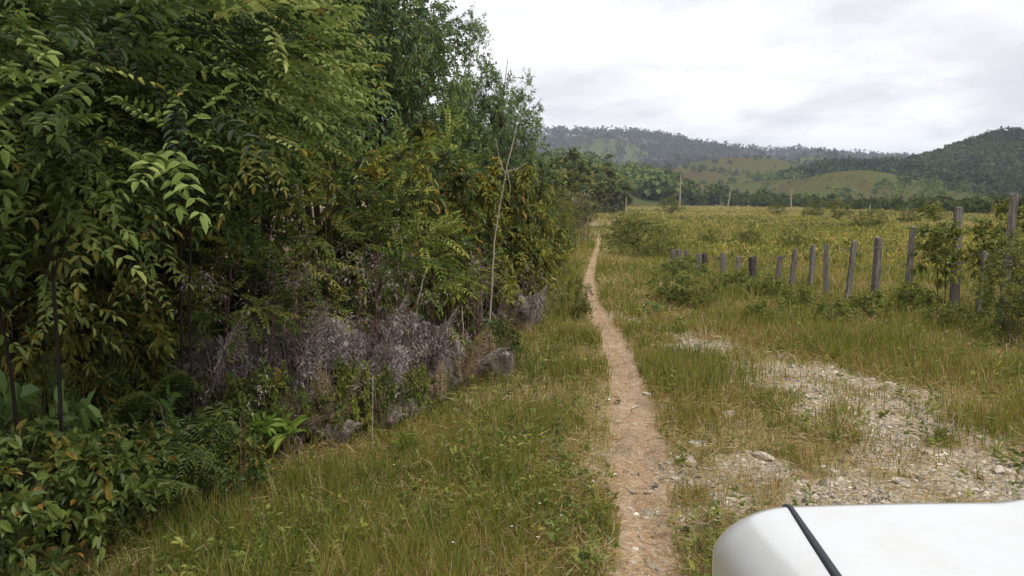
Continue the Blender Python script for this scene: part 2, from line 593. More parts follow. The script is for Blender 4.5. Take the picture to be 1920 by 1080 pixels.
def path():
    ys = np.concatenate([np.arange(-6, 20, .06), np.arange(20, 34, .15)])
    q = np.linspace(-1, 1, 9)
    w = path_w(ys) * np.interp(ys, [0, 6, 10, 16, 44], [.62, .52, .36, .26, .18])
    jl = (fnoise(ys, ys * 0 + 3, .5, 41, 4) - .5) * 1.7
    jr = (fnoise(ys, ys * 0 + 9, .5, 43, 4) - .5) * 1.7
    X = path_x(ys)[:, None] + q[None] * w[:, None] * (1 + np.where(q[None] < 0, jl[:, None], jr[:, None]))
    Y = np.repeat(ys[:, None], 9, 1)
    edge = np.abs(q)[None] ** 3
    Z = gz(X, Y) + .012 * (1 - edge) - .022 * np.exp(-(q[None] / .45) ** 2) + .03 * (fnoise(X, Y, .2, 51, 3) - .5) * (1 - edge) - .004 * edge + .004
    n = len(ys)
    i = np.arange(n - 1)[:, None] * 9 + np.arange(8)[None]
    F = np.stack([i, i + 1, i + 10, i + 9], -1).reshape(-1, 4)
    m, nt, out = new_mat('bare_earth')
    v = nt.nodes.new('ShaderNodeTexCoord').outputs['Object']
    n1 = noise(nt, 3.2, 8, .75, v)
    n0 = noise(nt, .9, 4, .6, v, .6)
    n2 = noise(nt, 30., 8, .8, v)
    c = ramp(nt, [(.34, lin(114, 98, 80)), (.5, lin(152, 132, 108)), (.66, lin(180, 162, 138))], n1.outputs[0]).outputs[0]
    c = mixc(nt, c, ramp(nt, [(.38, lin(92, 74, 58)), (.5, lin(176, 146, 114)), (.62, lin(222, 200, 172))], n2.outputs[0]).outputs[0], .5)
    c = mixc(nt, c, lin(112, 98, 80), ramp(nt, [(.48, (0, 0, 0, 1)), (.66, (.7, .7, .7, 1))], n0.outputs[0]).outputs[0])
    p = nt.nodes.new('ShaderNodeBsdfPrincipled')
    p.inputs['Roughness'].default_value = .95
    p.inputs['Specular IOR Level'].default_value = .1
    nt.links.new(c, p.inputs['Base Color'])
    b = nt.nodes.new('ShaderNodeBump')
    b.inputs['Strength'].default_value = .9
    b.inputs['Distance'].default_value = .012
    nt.links.new(n2.outputs[0], b.inputs['Height'])
    nt.links.new(b.outputs[0], p.inputs['Normal'])
    nt.links.new(p.outputs[0], out.inputs[0])
    g = Geo()
    g.add(np.stack([X, Y, Z], -1), F)
    link('path', g.mesh('path', m, True), kind='structure')


path()


# ---------------------------------------------------------------- gravel and rocks
def stones():
    rng = np.random.default_rng(21)
    g = Geo(3)
    N = 380000
    d = 3.2 * (22 / 3.2) ** rng.random(N)
    a = radians(-14) + radians(76) * rng.random(N)
    x = d * np.sin(a)
    y = d * np.cos(a)
    m = gravel_mask(x, y)
    pm = np.exp(-((x - path_x(y)) / (path_w(y) * .8)) ** 2) * (.25 + sstep(5.2, 7.5, y) * sstep(.3, .55, fnoise(x, y, .7, 34)))
    keep = rng.random(N) < np.maximum(m * .9, pm * .3) * (.45 + .75 * (fnoise(x, y, .35, 77) > .45))
    x, y, d = x[keep], y[keep], d[keep]
    N = len(x)
    s = np.minimum(.0048 + .005 * rng.pareto(2.3, N), .036) * (.7 + .06 * d) * (1 - .6 * (pm[keep] > .3))
    base = np.array([[1, 0, 0], [-1, 0, 0], [0, 1, 0], [0, -1, 0], [0, 0, 1], [0, 0, -1.]])
    tri = np.array([[0, 2, 4], [2, 1, 4], [1, 3, 4], [3, 0, 4], [2, 0, 5], [1, 2, 5], [3, 1, 5], [0, 3, 5]])
    V = base[None] * rng.uniform(.5, 1.2, (N, 6, 1)) + rng.normal(0, .22, (N, 6, 3))
    V *= s[:, None, None] * np.array([1, 1, .62])
    th = rng.uniform(0, 2 * pi, N)
    c, q = np.cos(th)[:, None], np.sin(th)[:, None]
    V = np.stack([V[..., 0] * c - V[..., 1] * q, V[..., 0] * q + V[..., 1] * c, V[..., 2]], -1)
    V += np.stack([x, y, gz(x, y) + s * .08 + .013 * (pm[keep] > .25)], -1)[:, None]
    g.add(V.reshape(-1, 3), (np.arange(N)[:, None, None] * 6 + tri[None]).reshape(-1, 3), np.repeat(np.clip(rng.normal(.5, .26, N), 0, 1), 8))
    link('gravel', g.mesh('gravel', M['stone']), kind='stuff', label='pale limestone gravel scattered over the bare stony ground')


stones()


def rock_mesh(seed, s):
    import bmesh
    rng = np.random.default_rng(seed)
    bm = bmesh.new()
    bmesh.ops.create_icosphere(bm, subdivisions=3, radius=1)
    dirs = nrm(rng.normal(size=(9, 3)))
    off = rng.uniform(.45, .85, 9)
    for v in bm.verts:
        c = np.array(v.co)
        for dd, o in zip(dirs, off):
            e = c @ dd
            if e > o:
                c = c - dd * (e - o) * .85
        c = c * np.array(s) * (1 + .06 * rng.normal())
        v.co = c
    me = bpy.data.meshes.new('rock')
    bm.to_mesh(me)
    bm.free()
    me.materials.append(M['rockm'])
    return me


def _rock_mat():
    m, nt, out = new_mat('pale_limestone')
    v = nt.nodes.new('ShaderNodeTexCoord').outputs['Object']
    n = noise(nt, 14., 8, .7, v)
    c = ramp(nt, [(.3, lin(120, 110, 98)), (.5, lin(184, 174, 158)), (.7, lin(222, 212, 196))], n.outputs[0]).outputs[0]
    p = nt.nodes.new('ShaderNodeBsdfPrincipled')
    p.inputs['Roughness'].default_value = .9
    nt.links.new(c, p.inputs['Base Color'])
    b = nt.nodes.new('ShaderNodeBump')
    b.inputs['Strength'].default_value = .6
    b.inputs['Distance'].default_value = .02
    nt.links.new(n.outputs[0], b.inputs['Height'])
    nt.links.new(b.outputs[0], p.inputs['Normal'])
    nt.links.new(p.outputs[0], out.inputs[0])
    return m


M['rockm'] = _rock_mat()
for i, (px, py, s, lab) in enumerate([
    (1312, 828, (.085, .06, .035), 'pale flat rock beside the grass tuft right of the path, the upper of two'),
    (1283, 858, (.12, .08, .04), 'long pale rock at the right edge of the path, below a smaller rock'),
    (1296, 866, (.06, .05, .04), 'blocky pale rock touching the long rock at the path edge'),
    (1365, 780, (.08, .07, .05), 'pale grey rock under the tall grass tuft, dark soil below it'),
    (1430, 858, (.12, .05, .035), 'long grey rock among dark rubble in the stony ground'),
    (1212, 735, (.06, .05, .03), 'small pale rock at the right edge of the path beside tall grass'),
    (1690, 905, (.09, .06, .04), 'flat buff rock lying in the gravel in front of the white vehicle'),
    (1876, 885, (.07, .06, .04), 'rounded buff rock at the grassy edge of the gravel on the far right'),
    (290, 1058, (.05, .045, .04), 'small pale rock in the grass under the low leafy shrub'),
    (1140, 690, (.05, .04, .025), 'small pale rock on the left edge of the path')]):
    x, y = P(px, py)
    link('rock', rock_mesh(90 + i, s), None, (x, y, G(x, y) + s[2] * .35), i * 1.3, label=lab, category='rock', group='loose rocks on the stony ground')


# ---------------------------------------------------------------- grass
def grass():
    rng = np.random.default_rng(5)
    g = Geo()

    def zone(N, d0, d1, a0, a1, dens, hf, wmul=1., bend=.4, tshift=0., seed=0):
        d = d0 * (d1 / d0) ** rng.random(N)
        a = radians(a0) + radians(a1 - a0) * rng.random(N)
        x = d * np.sin(a)
        y = d * np.cos(a)
        k = rng.random(N) < dens(x, y, d)
        x, y, d = x[k], y[k], d[k]
        n = len(x)
        h = hf(x, y, d) * (.35 + .95 * rng.random(n) ** 1.6)
        w = (.0022 + .00075 * d) * rng.uniform(.6, 1.3, n) * wmul
        t = .42 + .8 * (fnoise(x, y, 1.6, 12) - .5) + .5 * (vnoise(x, y, .22, 13) - .5) + rng.normal(0, .15, n) + tshift
        t = np.where(rng.random(n) < .10, rng.uniform(.75, 1, n), t)
        blades(g, x, y, gz(x, y) - .01, h, w, np.clip(t, 0, 1), rng, bend)

    zone(9000, 3.0, 16, -5, 16, lambda x, y, d: (np.abs(x - path_x(y)) < .6 * path_w(y)) * sstep(.5, .62, fnoise(x, y, .35, 66)), lambda x, y, d: .06 + 0 * x, 1., .6, .1)

    def left(x, y, d):
        e = x - edge_x(y)
        pd = (path_x(y) - x) / np.maximum(path_w(y), .15)
        return (.25 * sstep(-1.3, -.2, e) + .75 * sstep(-.35, .35, e)) * sstep(.36, .8, pd) * (.35 + .65 * sstep(.8, 2.2, pd)) * (.3 + .7 * sstep(.34, .55, fnoise(x, y, .45, 61)))

    def hleft(x, y, d):
        pd = (path_x(y) - x)
        return (.07 + .15 * sstep(.1, 1.0, pd)) * (.45 + 1.1 * fnoise(x, y, .6, 62))

    zone(260000, 3.0, 50, -42, 12, left, hleft, tshift=-.09)
    zone(60000, 13, 60, -2, 10, left, lambda x, y, d: .3 + 0 * x)

    def right(x, y, d):
        pd = (x - path_x(y)) / np.maximum(path_w(y), .15)
        gm = gravel_mask(x, y)
        cl = sstep(.38, .62, fnoise(x, y, .5, 63))
        return sstep(.38, .85, pd) * (1 - .94 * sstep(.1, .6, gm)) * (.1 + .9 * np.maximum(cl, .8 * sstep(8.5, 11, d))) * (.55 + .45 * sstep(6, 9, d))

    def hright(x, y, d):
        gm = gravel_mask(x, y)
        return (.07 + .17 * sstep(.4, .65, fnoise(x, y, .9, 64)) + .05 * sstep(8, 14, d)) * (1 - .5 * gm)

    zone(420000, 3.2, 60, 0, 60, right, hright, tshift=-.02)
    # tall seeding tufts between the two tracks
    cs = []
    for px, py, n, h, s in ((1290, 730, 1500, .25, .36), (1235, 690, 900, .24, .3), (1330, 700, 900, .24, .35), (1310, 790, 500, .2, .2),
                            (1560, 830, 700, .11, .28), (1600, 740, 300, .1, .2), (1845, 800, 700, .24, .25), (1560, 640, 1200, .3, .5), (1430, 610, 1000, .3, .5),
                            (1680, 660, 1200, .3, .55), (1790, 700, 1000, .28, .5), (1140, 990, 500, .2, .12), (1010, 800, 900, .22, .3), (880, 900, 900, .22, .3), (1100, 700, 900, .24, .25),
                            (1330, 1040, 300, .15, .12), (1295, 930, 250, .13, .1), (640, 1000, 900, .22, .35), (820, 1040, 900, .2, .3), (1000, 960, 700, .18, .25), (1090, 640, 900, .3, .2)):
        x0, y0 = P(px, py)
        x = x0 + rng.normal(0, s, n)
        y = y0 + rng.normal(0, s * 1.2, n)
        k = np.abs(x - path_x(y)) > .42 * path_w(y)
        x, y = x[k], y[k]
        n = len(x)
        d = np.hypot(x, y)
        t = np.clip(.42 + rng.normal(0, .17, n) + .6 * (fnoise(x, y, .5, 71) - .5), 0, 1)
        t = np.where(rng.random(n) < .12, .85, t)
        blades(g, x, y, gz(x, y) - .01, h * rng.uniform(.5, 1.2, n), (.002 + .0007 * d) * rng.uniform(.6, 1.3, n), t, rng, .3)
    # rough grass from the fence out over the field
    def fld(x, y, d):
        return sstep(1, 3, x - path_x(y)) * .9

    zone(90000, 16, 320, -2, 60, fld, lambda x, y, d: .26 + .12 * fnoise(x, y, 4, 65), 1.3, .5, .06)
    N = 120000
    d = 3.0 * (30 / 3.0) ** rng.random(N)
    a = radians(-42) + radians(86) * rng.random(N)
    x, y = d * np.sin(a), d * np.cos(a)
    k = (x > edge_x(y) - .6) & (rng.random(N) < (1 - .92 * (np.abs(x - path_x(y)) < .55 * path_w(y))) * (1 - .85 * gravel_mask(x, y)))
    x, y, d = x[k], y[k], d[k]
    n = len(x)
    az = rng.uniform(0, 2 * pi, n)
    el = rng.uniform(-.05, .6, n)
    f = np.stack([np.cos(az) * np.cos(el), np.sin(az) * np.cos(el), np.sin(el)], 1)
    L = rng.uniform(.06, .22, n)
    leaves(g, np.stack([x, y, gz(x, y) + .01 + .05 * rng.random(n)], 1), f, rng.normal(size=(n, 3)), L, .003 + .0007 * d, np.clip(rng.normal(.82, .12, n), .3, 1), simple=True)
    link('grass', g.mesh('grass', M['grass']), kind='stuff', label='olive green grass with dry seeding stalks along the path')


grass()


def weeds():
    rng = np.random.default_rng(9)
    g = Geo()
    N = 13000
    d = 3.4 * (26 / 3.4) ** rng.random(N)
    a = radians(-40) + radians(98) * rng.random(N)
    x, y = d * np.sin(a), d * np.cos(a)
    k = (x > edge_x(y) - .2) & (rng.random(N) < (1 - path_mask(x, y)) * (1 - .75 * gravel_mask(x, y)) * (.1 + .9 * sstep(.45, .65, fnoise(x, y, 1.3, 91))))
    x, y, d = x[k], y[k], d[k]
    n = len(x)
    nl = 9
    hh = rng.uniform(.04, .2, n) * (1 + .03 * d)
    az = rng.uniform(0, 2 * pi, (n, nl))
    s_ = rng.random((n, nl))
    el = .1 + 1.0 * rng.random((n, nl)) * s_
    f = np.stack([np.cos(az) * np.cos(el), np.sin(az) * np.cos(el), np.sin(el)], -1)
    pos = np.stack([x, y, gz(x, y)], 1)[:, None] + UP * (hh[:, None] * (.15 + .85 * s_))[..., None] + .012 * rng.normal(size=(n, nl, 3))
    L = (.02 + .035 * rng.random((n, 1)) ** 1.5) * rng.uniform(.7, 1.2, (n, nl)) * (1 + .04 * d[:, None])
    t = np.clip(.45 + rng.normal(0, .2, (n, 1)) + rng.normal(0, .1, (n, nl)), 0, 1)
    leaves(g, pos.reshape(-1, 3), f.reshape(-1, 3), (UP + .5 * rng.normal(size=(n, nl, 3))).reshape(-1, 3), L.ravel(), L.ravel() * .45, t.ravel())
    link('weeds', g.mesh('weeds', M['fresh']), kind='stuff', label='small leafy weeds scattered through the grass')


weeds()


def field():
    rng = np.random.default_rng(15)
    g = Geo()
    N = 85000
    d = 22 * (300 / 22) ** rng.random(N)
    a = radians(1) + radians(58) * rng.random(N)
    x = d * np.sin(a)
    y = d * np.cos(a)
    k = (x > path_x(y) + 3.5 + .012 * y) & (rng.random(N) < (.25 + .75 * sstep(.3, .55, fnoise(x, y, 9, 19)))) & (d > 24)
    x, y, d = x[k], y[k], d[k]
    N = len(x)
    h = (.12 + .22 * rng.random(N) ** 2) * (.7 + .6 * fnoise(x, y, 14, 23))
    cl = fnoise(x, y, 12, 25)
    nl = 11
    az = rng.uniform(0, 2 * pi, (N, nl))
    el = rng.uniform(.3, 1.35, (N, nl))
    dr = np.stack([np.cos(az) * np.cos(el), np.sin(az) * np.cos(el), np.sin(el)], -1)
    pos = np.stack([x, y, gz(x, y)], -1)[:, None] + dr * (h[:, None] * rng.uniform(.2, .8, (N, nl)))[..., None]
    L = (h[:, None] * rng.uniform(.3, .6, (N, nl)))
    t = np.clip(.44 + .35 * sstep(130, 230, d)[:, None] + .8 * (cl - .5)[:, None] + rng.normal(0, .2, (N, nl)) + rng.normal(0, .18, (N, 1)), 0, 1)
    up = UP + .5 * rng.normal(size=(N, nl, 3))
    leaves(g, pos.reshape(-1, 3), dr.reshape(-1, 3), up.reshape(-1, 3), L.ravel(), L.ravel() * .42, t.ravel())
    link('field_ground_cover', g.mesh('field_ground_cover', M['field']), kind='stuff', label='low yellow green plants covering the flat field beyond the fence')


field()


# ---------------------------------------------------------------- hills
def hill_mat(name, cols, scale):
    m, nt, out = new_mat(name)
    v = nt.nodes.new('ShaderNodeTexCoord').outputs['Object']
    n = noise(nt, scale, 8, .65, v)
    n2 = noise(nt, scale * 9, 5, .7, v)
    c = ramp(nt, cols, n.outputs[0]).outputs[0]
    c = mixc(nt, c, ramp(nt, [(.3, lin(60, 66, 40)), (.7, lin(104, 98, 64))], n2.outputs[0]).outputs[0], .4)
    p = nt.nodes.new('ShaderNodeBsdfPrincipled')
    p.inputs['Roughness'].default_value = 1.
    p.inputs['Specular IOR Level'].default_value = 0.
    nt.links.new(c, p.inputs['Base Color'])
    nt.links.new(p.outputs[0], out.inputs[0])
    return m


def hill(name, f, x0, x1, y0, y1, nx, ny, mat, label=None):
    X, Y = np.meshgrid(np.linspace(x0, x1, nx), np.linspace(y0, y1, ny))
    Z = f(X, Y)
    i = np.arange(ny - 1)[:, None] * nx + np.arange(nx - 1)[None]
    g = Geo()
    g.add(np.stack([X, Y, Z], -1), np.stack([i, i + 1, i + nx + 1, i + nx], -1))
    return link(name, g.mesh(name, mat, True), kind='structure', label=label)


def hx(px, d):
    return (px - 960) / F_PX * d


def hz(py, d):
    return 2 + (HORIZ - py) / F_PX * d


def sky_line(pts, d, sub):
    xs = np.array([hx(a, d) for a, b in pts])
    zs = np.array([hz(b, d) for a, b in pts]) - sub
    return xs, zs


def ridge_f(pts, d, w, sub, amp, sc_n, seed):
    xs, zs = sky_line(pts, d, sub)

    def f(x, y):
        t = (y - d) / w
        prof = np.clip(1 - np.abs(t) ** 1.25, -.2, 1)
        spur = (fnoise(x, y, sc_n, seed, 4) - .5) * 2 * amp * (1 - prof) ** .5 * (t < .1)
        valley = .8 * amp * (np.abs(np.sin(x / sc_n * 1.3 + 2 * fnoise(x, y, sc_n * 2, seed + 3)))) * np.clip(prof * (1 - prof) * 4, 0, 1)
        return np.interp(x, xs, zs) * prof + spur - valley - 1.5
    return f


def dome_f(px, py, d, R, sub=0., ry=1., sharp=1.):
    cx = hx(px, d)
    H = hz(py, d) - sub

    def f(x, y):
        r = np.sqrt((x - cx) ** 2 + ((y - d) / ry) ** 2) / R
        r = r * (1 + .22 * (fnoise(x, y, R * .7, int(px)) - .5))
        return H * np.where(r < 1, np.cos(np.clip(r, 0, 1) * pi / 2) ** (1.5 * sharp), -.05) + .4 * (fnoise(x, y, R * .12, 4) - .5) - .3
    return f, cx


FAR_PTS = [(-400, 240), (300, 250), (700, 236), (900, 242), (1000, 245), (1060, 249), (1100, 250), (1140, 253), (1180, 252), (1230, 260), (1290, 274), (1340, 277), (1380, 281), (1430, 286), (1480, 284), (1530, 291), (1580, 294), (1640, 300), (1900, 312), (2300, 330), (2700, 345)]
far_f = ridge_f(FAR_PTS, 1500, 700, 7, 16, 170, 5)
RIGHT_PTS = [(1380, 372), (1440, 330), (1500, 313), (1560, 303), (1600, 304), (1640, 302), (1700, 297), (1730, 292), (1760, 283), (1800, 268), (1850, 251), (1890, 246), (1930, 247), (2000, 256), (2150, 262), (2400, 290), (2700, 345), (2900, 372)]
right_f = ridge_f(RIGHT_PTS, 480, 190, 4.5, 6, 60, 9)
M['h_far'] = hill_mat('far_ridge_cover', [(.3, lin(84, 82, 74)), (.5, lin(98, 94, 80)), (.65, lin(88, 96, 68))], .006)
M['h_wood'] = hill_mat('wooded_hill_cover', [(.3, lin(50, 58, 36)), (.5, lin(78, 84, 46)), (.7, lin(104, 104, 60))], .02)
M['h_grass'] = hill_mat('grassy_hill_cover', [(.36, lin(80, 66, 48)), (.5, lin(80, 80, 44)), (.64, lin(72, 84, 42))], .035)
M['h_green'] = hill_mat('green_hill_cover', [(.3, lin(70, 86, 52)), (.5, lin(82, 96, 56)), (.7, lin(96, 98, 68))], .02)
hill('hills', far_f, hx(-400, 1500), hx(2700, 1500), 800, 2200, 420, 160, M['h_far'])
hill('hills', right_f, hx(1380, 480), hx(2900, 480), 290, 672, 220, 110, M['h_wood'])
DOMES = []
for (px, py, d, R, sub, mat, sharp, ry) in [
    (1600, 317, 330, 52, .4, 'h_grass', 1.0, 1.), (1385, 293, 600, 140, 1.5, 'h_grass', 1.0, 1.1), (1225, 311, 520, 105, 1.5, 'h_grass', .8, 1.2),
    (1520, 291, 850, 95, 2, 'h_green', 1.1, 1.), (1130, 258, 1120, 190, 3, 'h_green', 1.3, 1.), (1690, 345, 300, 40, 1., 'h_grass', .7, 1.1), (1020, 297, 330, 62, 6., 'h_wood', .8, 1.6), (1290, 300, 900, 100, 3, 'h_green', 1.2, 1.),
    (1480, 330, 420, 75, 1.5, 'h_grass', .7, 1.)]:
    f, cx = dome_f(px, py, d, R, sub, ry, sharp)
    hill('hills', f, cx - R * 1.15, cx + R * 1.15, d - R * ry * 1.15, d + R * ry * 1.15, 90, 90, M[mat])
    DOMES.append((f, cx, d, R, ry))


def forest(name, f, xr, yr, N, size, quads, mat, label, seed, dens=None, tall=1.4, tb=.4):
    rng = np.random.default_rng(seed)
    x = rng.uniform(xr[0], xr[1], N)
    y = rng.uniform(yr[0], yr[1], N)
    z = f(x, y)
    k = z > .5
    if dens is not None:
        k &= rng.random(N) < dens(x, y)
    x, y, z = x[k], y[k], z[k]
    n = len(x)
    s = size * rng.uniform(.55, 1.25, n)
    dr = nrm(rng.normal(size=(n, quads, 3)))
    dr[..., 2] = np.abs(dr[..., 2]) * 1.2 - .25
    pos = np.stack([x, y, z + s * tall * .55], -1)[:, None] + dr * (s[:, None] * rng.uniform(.35, .62, (n, quads)))[..., None] * np.array([1, 1, tall])
    fw = nrm(rng.normal(size=(n, quads, 3)))
    L = s[:, None] * rng.uniform(.28, .5, (n, quads))
    t = np.clip(tb + .55 * (fnoise(x, y, size * 9, seed) - .5)[:, None] + rng.normal(0, .08, (n, 1)) + rng.normal(0, .06, (n, quads)), 0, 1)
    g = Geo()
    leaves(g, pos.reshape(-1, 3), fw.reshape(-1, 3), (dr + .4 * rng.normal(size=dr.shape)).reshape(-1, 3), L.ravel(), L.ravel() * .8, t.ravel(), simple=True)
    # bare trunks of the taller trees on the skyline
    tr = Geo()
    for i in np.where(rng.random(n) < .05)[0]:
        h = s[i] * tall * rng.uniform(.9, 1.5)
        tube(g, [(x[i], y[i], z[i]), (x[i] + .03 * h, y[i], z[i] + h)], [s[i] * .035, s[i] * .015], 3, .9)
    link(name, g.mesh(name, mat), kind='stuff', label=label)


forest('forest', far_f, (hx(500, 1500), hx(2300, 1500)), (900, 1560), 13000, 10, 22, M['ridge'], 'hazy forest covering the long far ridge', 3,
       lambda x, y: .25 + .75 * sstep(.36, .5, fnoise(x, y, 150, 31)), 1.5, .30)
forest('forest', right_f, (hx(1420, 480), hx(2700, 480)), (300, 520), 9000, 4.6, 44, M['far'], 'dark forest covering the wooded hill on the right', 4, None, 1.3, .10)
f, cx, d, R, ry = DOMES[6]
forest('forest', f, (cx - R, cx + R), (d - R * ry, d + R), 500, 5.5, 60, M['far'], 'green woods on the low slope beyond the end of the path', 6, None, 1.3, .45)
for k, (i, n, sz) in enumerate(((1, 200, 3.0), (2, 240, 3.), (3, 160, 6.), (4, 260, 8.), (0, 60, 1.4), (8, 160, 3.), (5, 120, 2.5), (7, 200, 7.))):
    f, cx, d, R, ry = DOMES[i]
    forest('forest', f, (cx - R, cx + R), (d - R * ry, d + R * .5), n, sz, 26, M['ridge' if d > 500 else 'far'], [
        'sparse scrub trees on the brown rounded hill in mid distance', 'sparse scrub on the low brown hill left of the rounded hill', 'scattered trees on the green hill under the far ridge',
        'scattered trees on the pale green slope of the far ridge', 'tiny bushes on the grassy dome hill behind the tree line', 'scrub at the foot between the two rounded hills', 'scrub on the low rise under the wooded hill', 'scattered trees on a green spur of the far ridge'][k], 40 + k)


# ---------------------------------------------------------------- tree line behind the field
bt = (M['bark'], M['far'])
FAR = [make_plant('tree_line_tree', bt, 200 + i, (1.7 + .3 * (i % 2), 1.7, 2.2 + .2 * i), 2.7 + .2 * i, nst=1, K=46, tw=7, twl=.5, L=.42, W=.26, nl=7, shell=.35, stem_r=.10, simple=True, old=.05, droop=.2, tsp=.22) for i in range(5)]
PALE = [make_plant('pale_trunk_tree', (M['pale_bark'], M['far']), 230 + i, (.9, .9, .9), 5.2, nst=1, K=14, tw=6, twl=.5, L=.36, W=.22, nl=6, shell=.3, stem_r=.11, simple=True) for i in range(2)]
rng = np.random.default_rng(77)
for i in range(210):
    px = 1105 + 900 * ((i + rng.random()) / 210)
    edge = np.interp(px, [1100, 1300, 1500, 1700, 1900, 2050], [386, 386, 390, 397, 406, 410])
    d = CAMH * F_PX / (edge - HORIZ) * rng.uniform(.98, 1.25)
    hpx = np.interp(px, [1100, 1160, 1250, 1400, 1500, 1650, 1800, 1900, 2050], [50, 50, 36, 26, 22, 21, 27, 34, 36]) * rng.uniform(.6, 1.25)
    h = hpx / F_PX * d
    x, y, z = at(px, d)
    pr = FAR[i % 5] if rng.random() > .12 else PALE[i % 2]
    s = h / 5.6
    put(pr, 'tree', 'leafy tree in the long dark tree line behind the yellow green field', 'tree', (x, y, z - .15), rng.uniform(0, 6.28), (s * rng.uniform(1., 1.5), s * rng.uniform(1., 1.5), s), 'trees in the line behind the field')
# bare pale snags standing at the edge of the field
for i, (px, ptop, pbot, w, lab) in enumerate([
    (1273, 330, 387, 3.2, 'tallest bare pale trunk standing at the far left edge of the field'),
    (1173, 368, 400, 3.0, 'short bare white trunk beside the bush where the path ends'),
    (1481, 352, 392, 3.0, 'bare pale trunk before the tree line, left of the grassy dome hill'),
    (1362, 352, 388, 2.5, 'thin leaning grey dead trunk before the brown rounded hill'),
    (1628, 382, 400, 3.0, 'short pale trunk in the tree line right of the grassy dome hill'),
    (1697, 385, 404, 2.5, 'short pale trunk in the tree line behind the tall fence post')]):
    d = CAMH * F_PX / max(pbot - HORIZ, 12) * .93
    x, y, z = at(px, d)
    h = (pbot - ptop) / F_PX * d * 1.05
    g = Geo()
    r = np.random.default_rng(300 + i)
    pts = np.stack([np.cumsum(r.normal(0, .02, 7)) * h * .3 + np.linspace(0, h * (.18 if i == 3 else .02), 7), np.cumsum(r.normal(0, .02, 7)) * h * .3, np.linspace(-.2, h, 7)], 1)
    wd = w / F_PX * d * .5
    tube(g, pts, np.linspace(wd, wd * .45, 7), 7, .5)
    for q in (3, 4, 5):
        az = r.uniform(0, 6.28)
        e = pts[q] + np.array([cos(az), sin(az), .8]) * h * .1
        tube(g, [pts[q], (pts[q] + e) / 2, e], [wd * .4, wd * .3, wd * .1], 4, .5)
    link('dead_tree', g.mesh('dead_tree', M['pale_bark'], True), None, (x, y, z), label=lab, category='dead tree', group='bare dead trunks by the field')


# ---------------------------------------------------------------- plant kinds
def mk(nm, mt, seed, **k):
    return make_plant(nm, (M[k.pop('bark', 'bark')], M[mt]), seed, **k)


PIN_BIG = [mk('pinnate_tree', 'pin', 1 + i, bark='dark_bark', rad=(1.3, 1.2, 1.05), cz=2.95, zmin=1.45, nst=2, K=115, tw=9, twl=.40, mode='pinnate', spr=.42, zf=.55, L=.22, W=.36, droop=.16, pairs=[6, 8, 7][i], shell=.35, stem_r=.015, old=.008, upb=.1, tsp=.24) for i in range(3)]
PIN_SM = [mk('pinnate_shrub', 'lime', 11 + i, rad=(.75, .75, .75), cz=1.25, nst=3, K=46, tw=7, twl=.33, mode='pinnate', spr=.45, zf=.6, L=.21, W=.33, droop=.16, pairs=8, shell=.3, stem_r=.014, old=.012, upb=.15, tsp=.24) for i in range(3)]
TALL = [mk('tall_tree', 'dark', 21 + i, rad=(1.5, 1.5, 2.3), cz=3.5, nst=2, K=190, tw=9, twl=.36, L=.095, W=.04, nl=14, droop=.3, shell=.3, stem_r=.06, old=.04, lump=.5, taper=.25, tsp=.2, simple=True) for i in range(3)]
BROAD = [mk('broadleaf_shrub', 'broad', 31 + i, rad=(.8, .8, .95), cz=1.15, nst=4, K=58, tw=8, twl=.24, L=.12, W=.045, nl=10, droop=.5, shell=.3, stem_r=.02, old=.11, upb=.15, tsp=.22) for i in range(3)]
SMALL = [mk('small_leaf_shrub', 'olive', 41 + i, rad=(.8, .8, .75), cz=.8, nst=5, K=60, tw=8, twl=.2, L=.065, W=.03, nl=12, droop=.25, shell=.3, stem_r=.014, old=.08, simple=True, tsp=.2) for i in range(2)]
LOW = [mk('low_shrub', 'low', 51 + i, rad=(.5, .5, .36), cz=.36, nst=5, K=40, tw=6, twl=.16, L=.07, W=.034, nl=8, droop=.15, shell=.3, stem_r=.008, old=.05, upb=.4, tsp=.2) for i in range(2)]
SLIM = [mk('slim_shrub', 'olive', 47 + i, rad=(.34, .34, .8), cz=1.05, nst=2, K=26, tw=6, twl=.2, L=.11, W=.05, nl=7, droop=.3, shell=.3, stem_r=.016, old=.1, tsp=.24, lump=.5) for i in range(3)]
FRESH = [(a_[0], a_[1], a_[2], a_[3].copy()) for a_ in SMALL]
for a_ in FRESH:
    a_[3].materials[0] = M['fresh']
LOWG = [(a_[0], a_[1], a_[2], a_[3].copy()) for a_ in LOW]
for a_ in LOWG:
    a_[3].materials[0] = M['fresh']
M['slope'] = leaf_mat('slope_tree_leaf', [(0, lin(74, 84, 54)), (.45, lin(106, 116, 70)), (.8, lin(142, 146, 86)), (1, lin(150, 136, 92))], trans=.25, rough=.7, spec=.1)
SLOPE = [(a_[0], a_[1], a_[2], a_[3].copy()) for a_ in FAR]
for a_ in SLOPE:
    a_[3].materials[0] = M['slope']
TWIG = [mk('twiggy_bush', 'dryfern', 61 + i, bark='red_bark', rad=(.65, .65, .65), cz=.65, nst=9, K=60, tw=7, twl=.2, L=.035, W=.008, nl=5, droop=.3, shell=.2, stem_r=.010, base_r=.4, simple=True) for i in range(2)]
DOCK = [mk('big_leaf_plant', 'bigleaf', 71, rad=(.3, .3, .3), cz=.4, nst=4, K=14, tw=3, twl=.14, L=.15, W=.085, nl=3, droop=.2, shell=.4, stem_r=.008, upb=.5, old=0)]
FERN = [make_fern('green_fern', M['fern'], 81 + i, n=11, L=.85, pairs=18, droop=.42, tint=.45, tsp=.25) for i in range(2)]
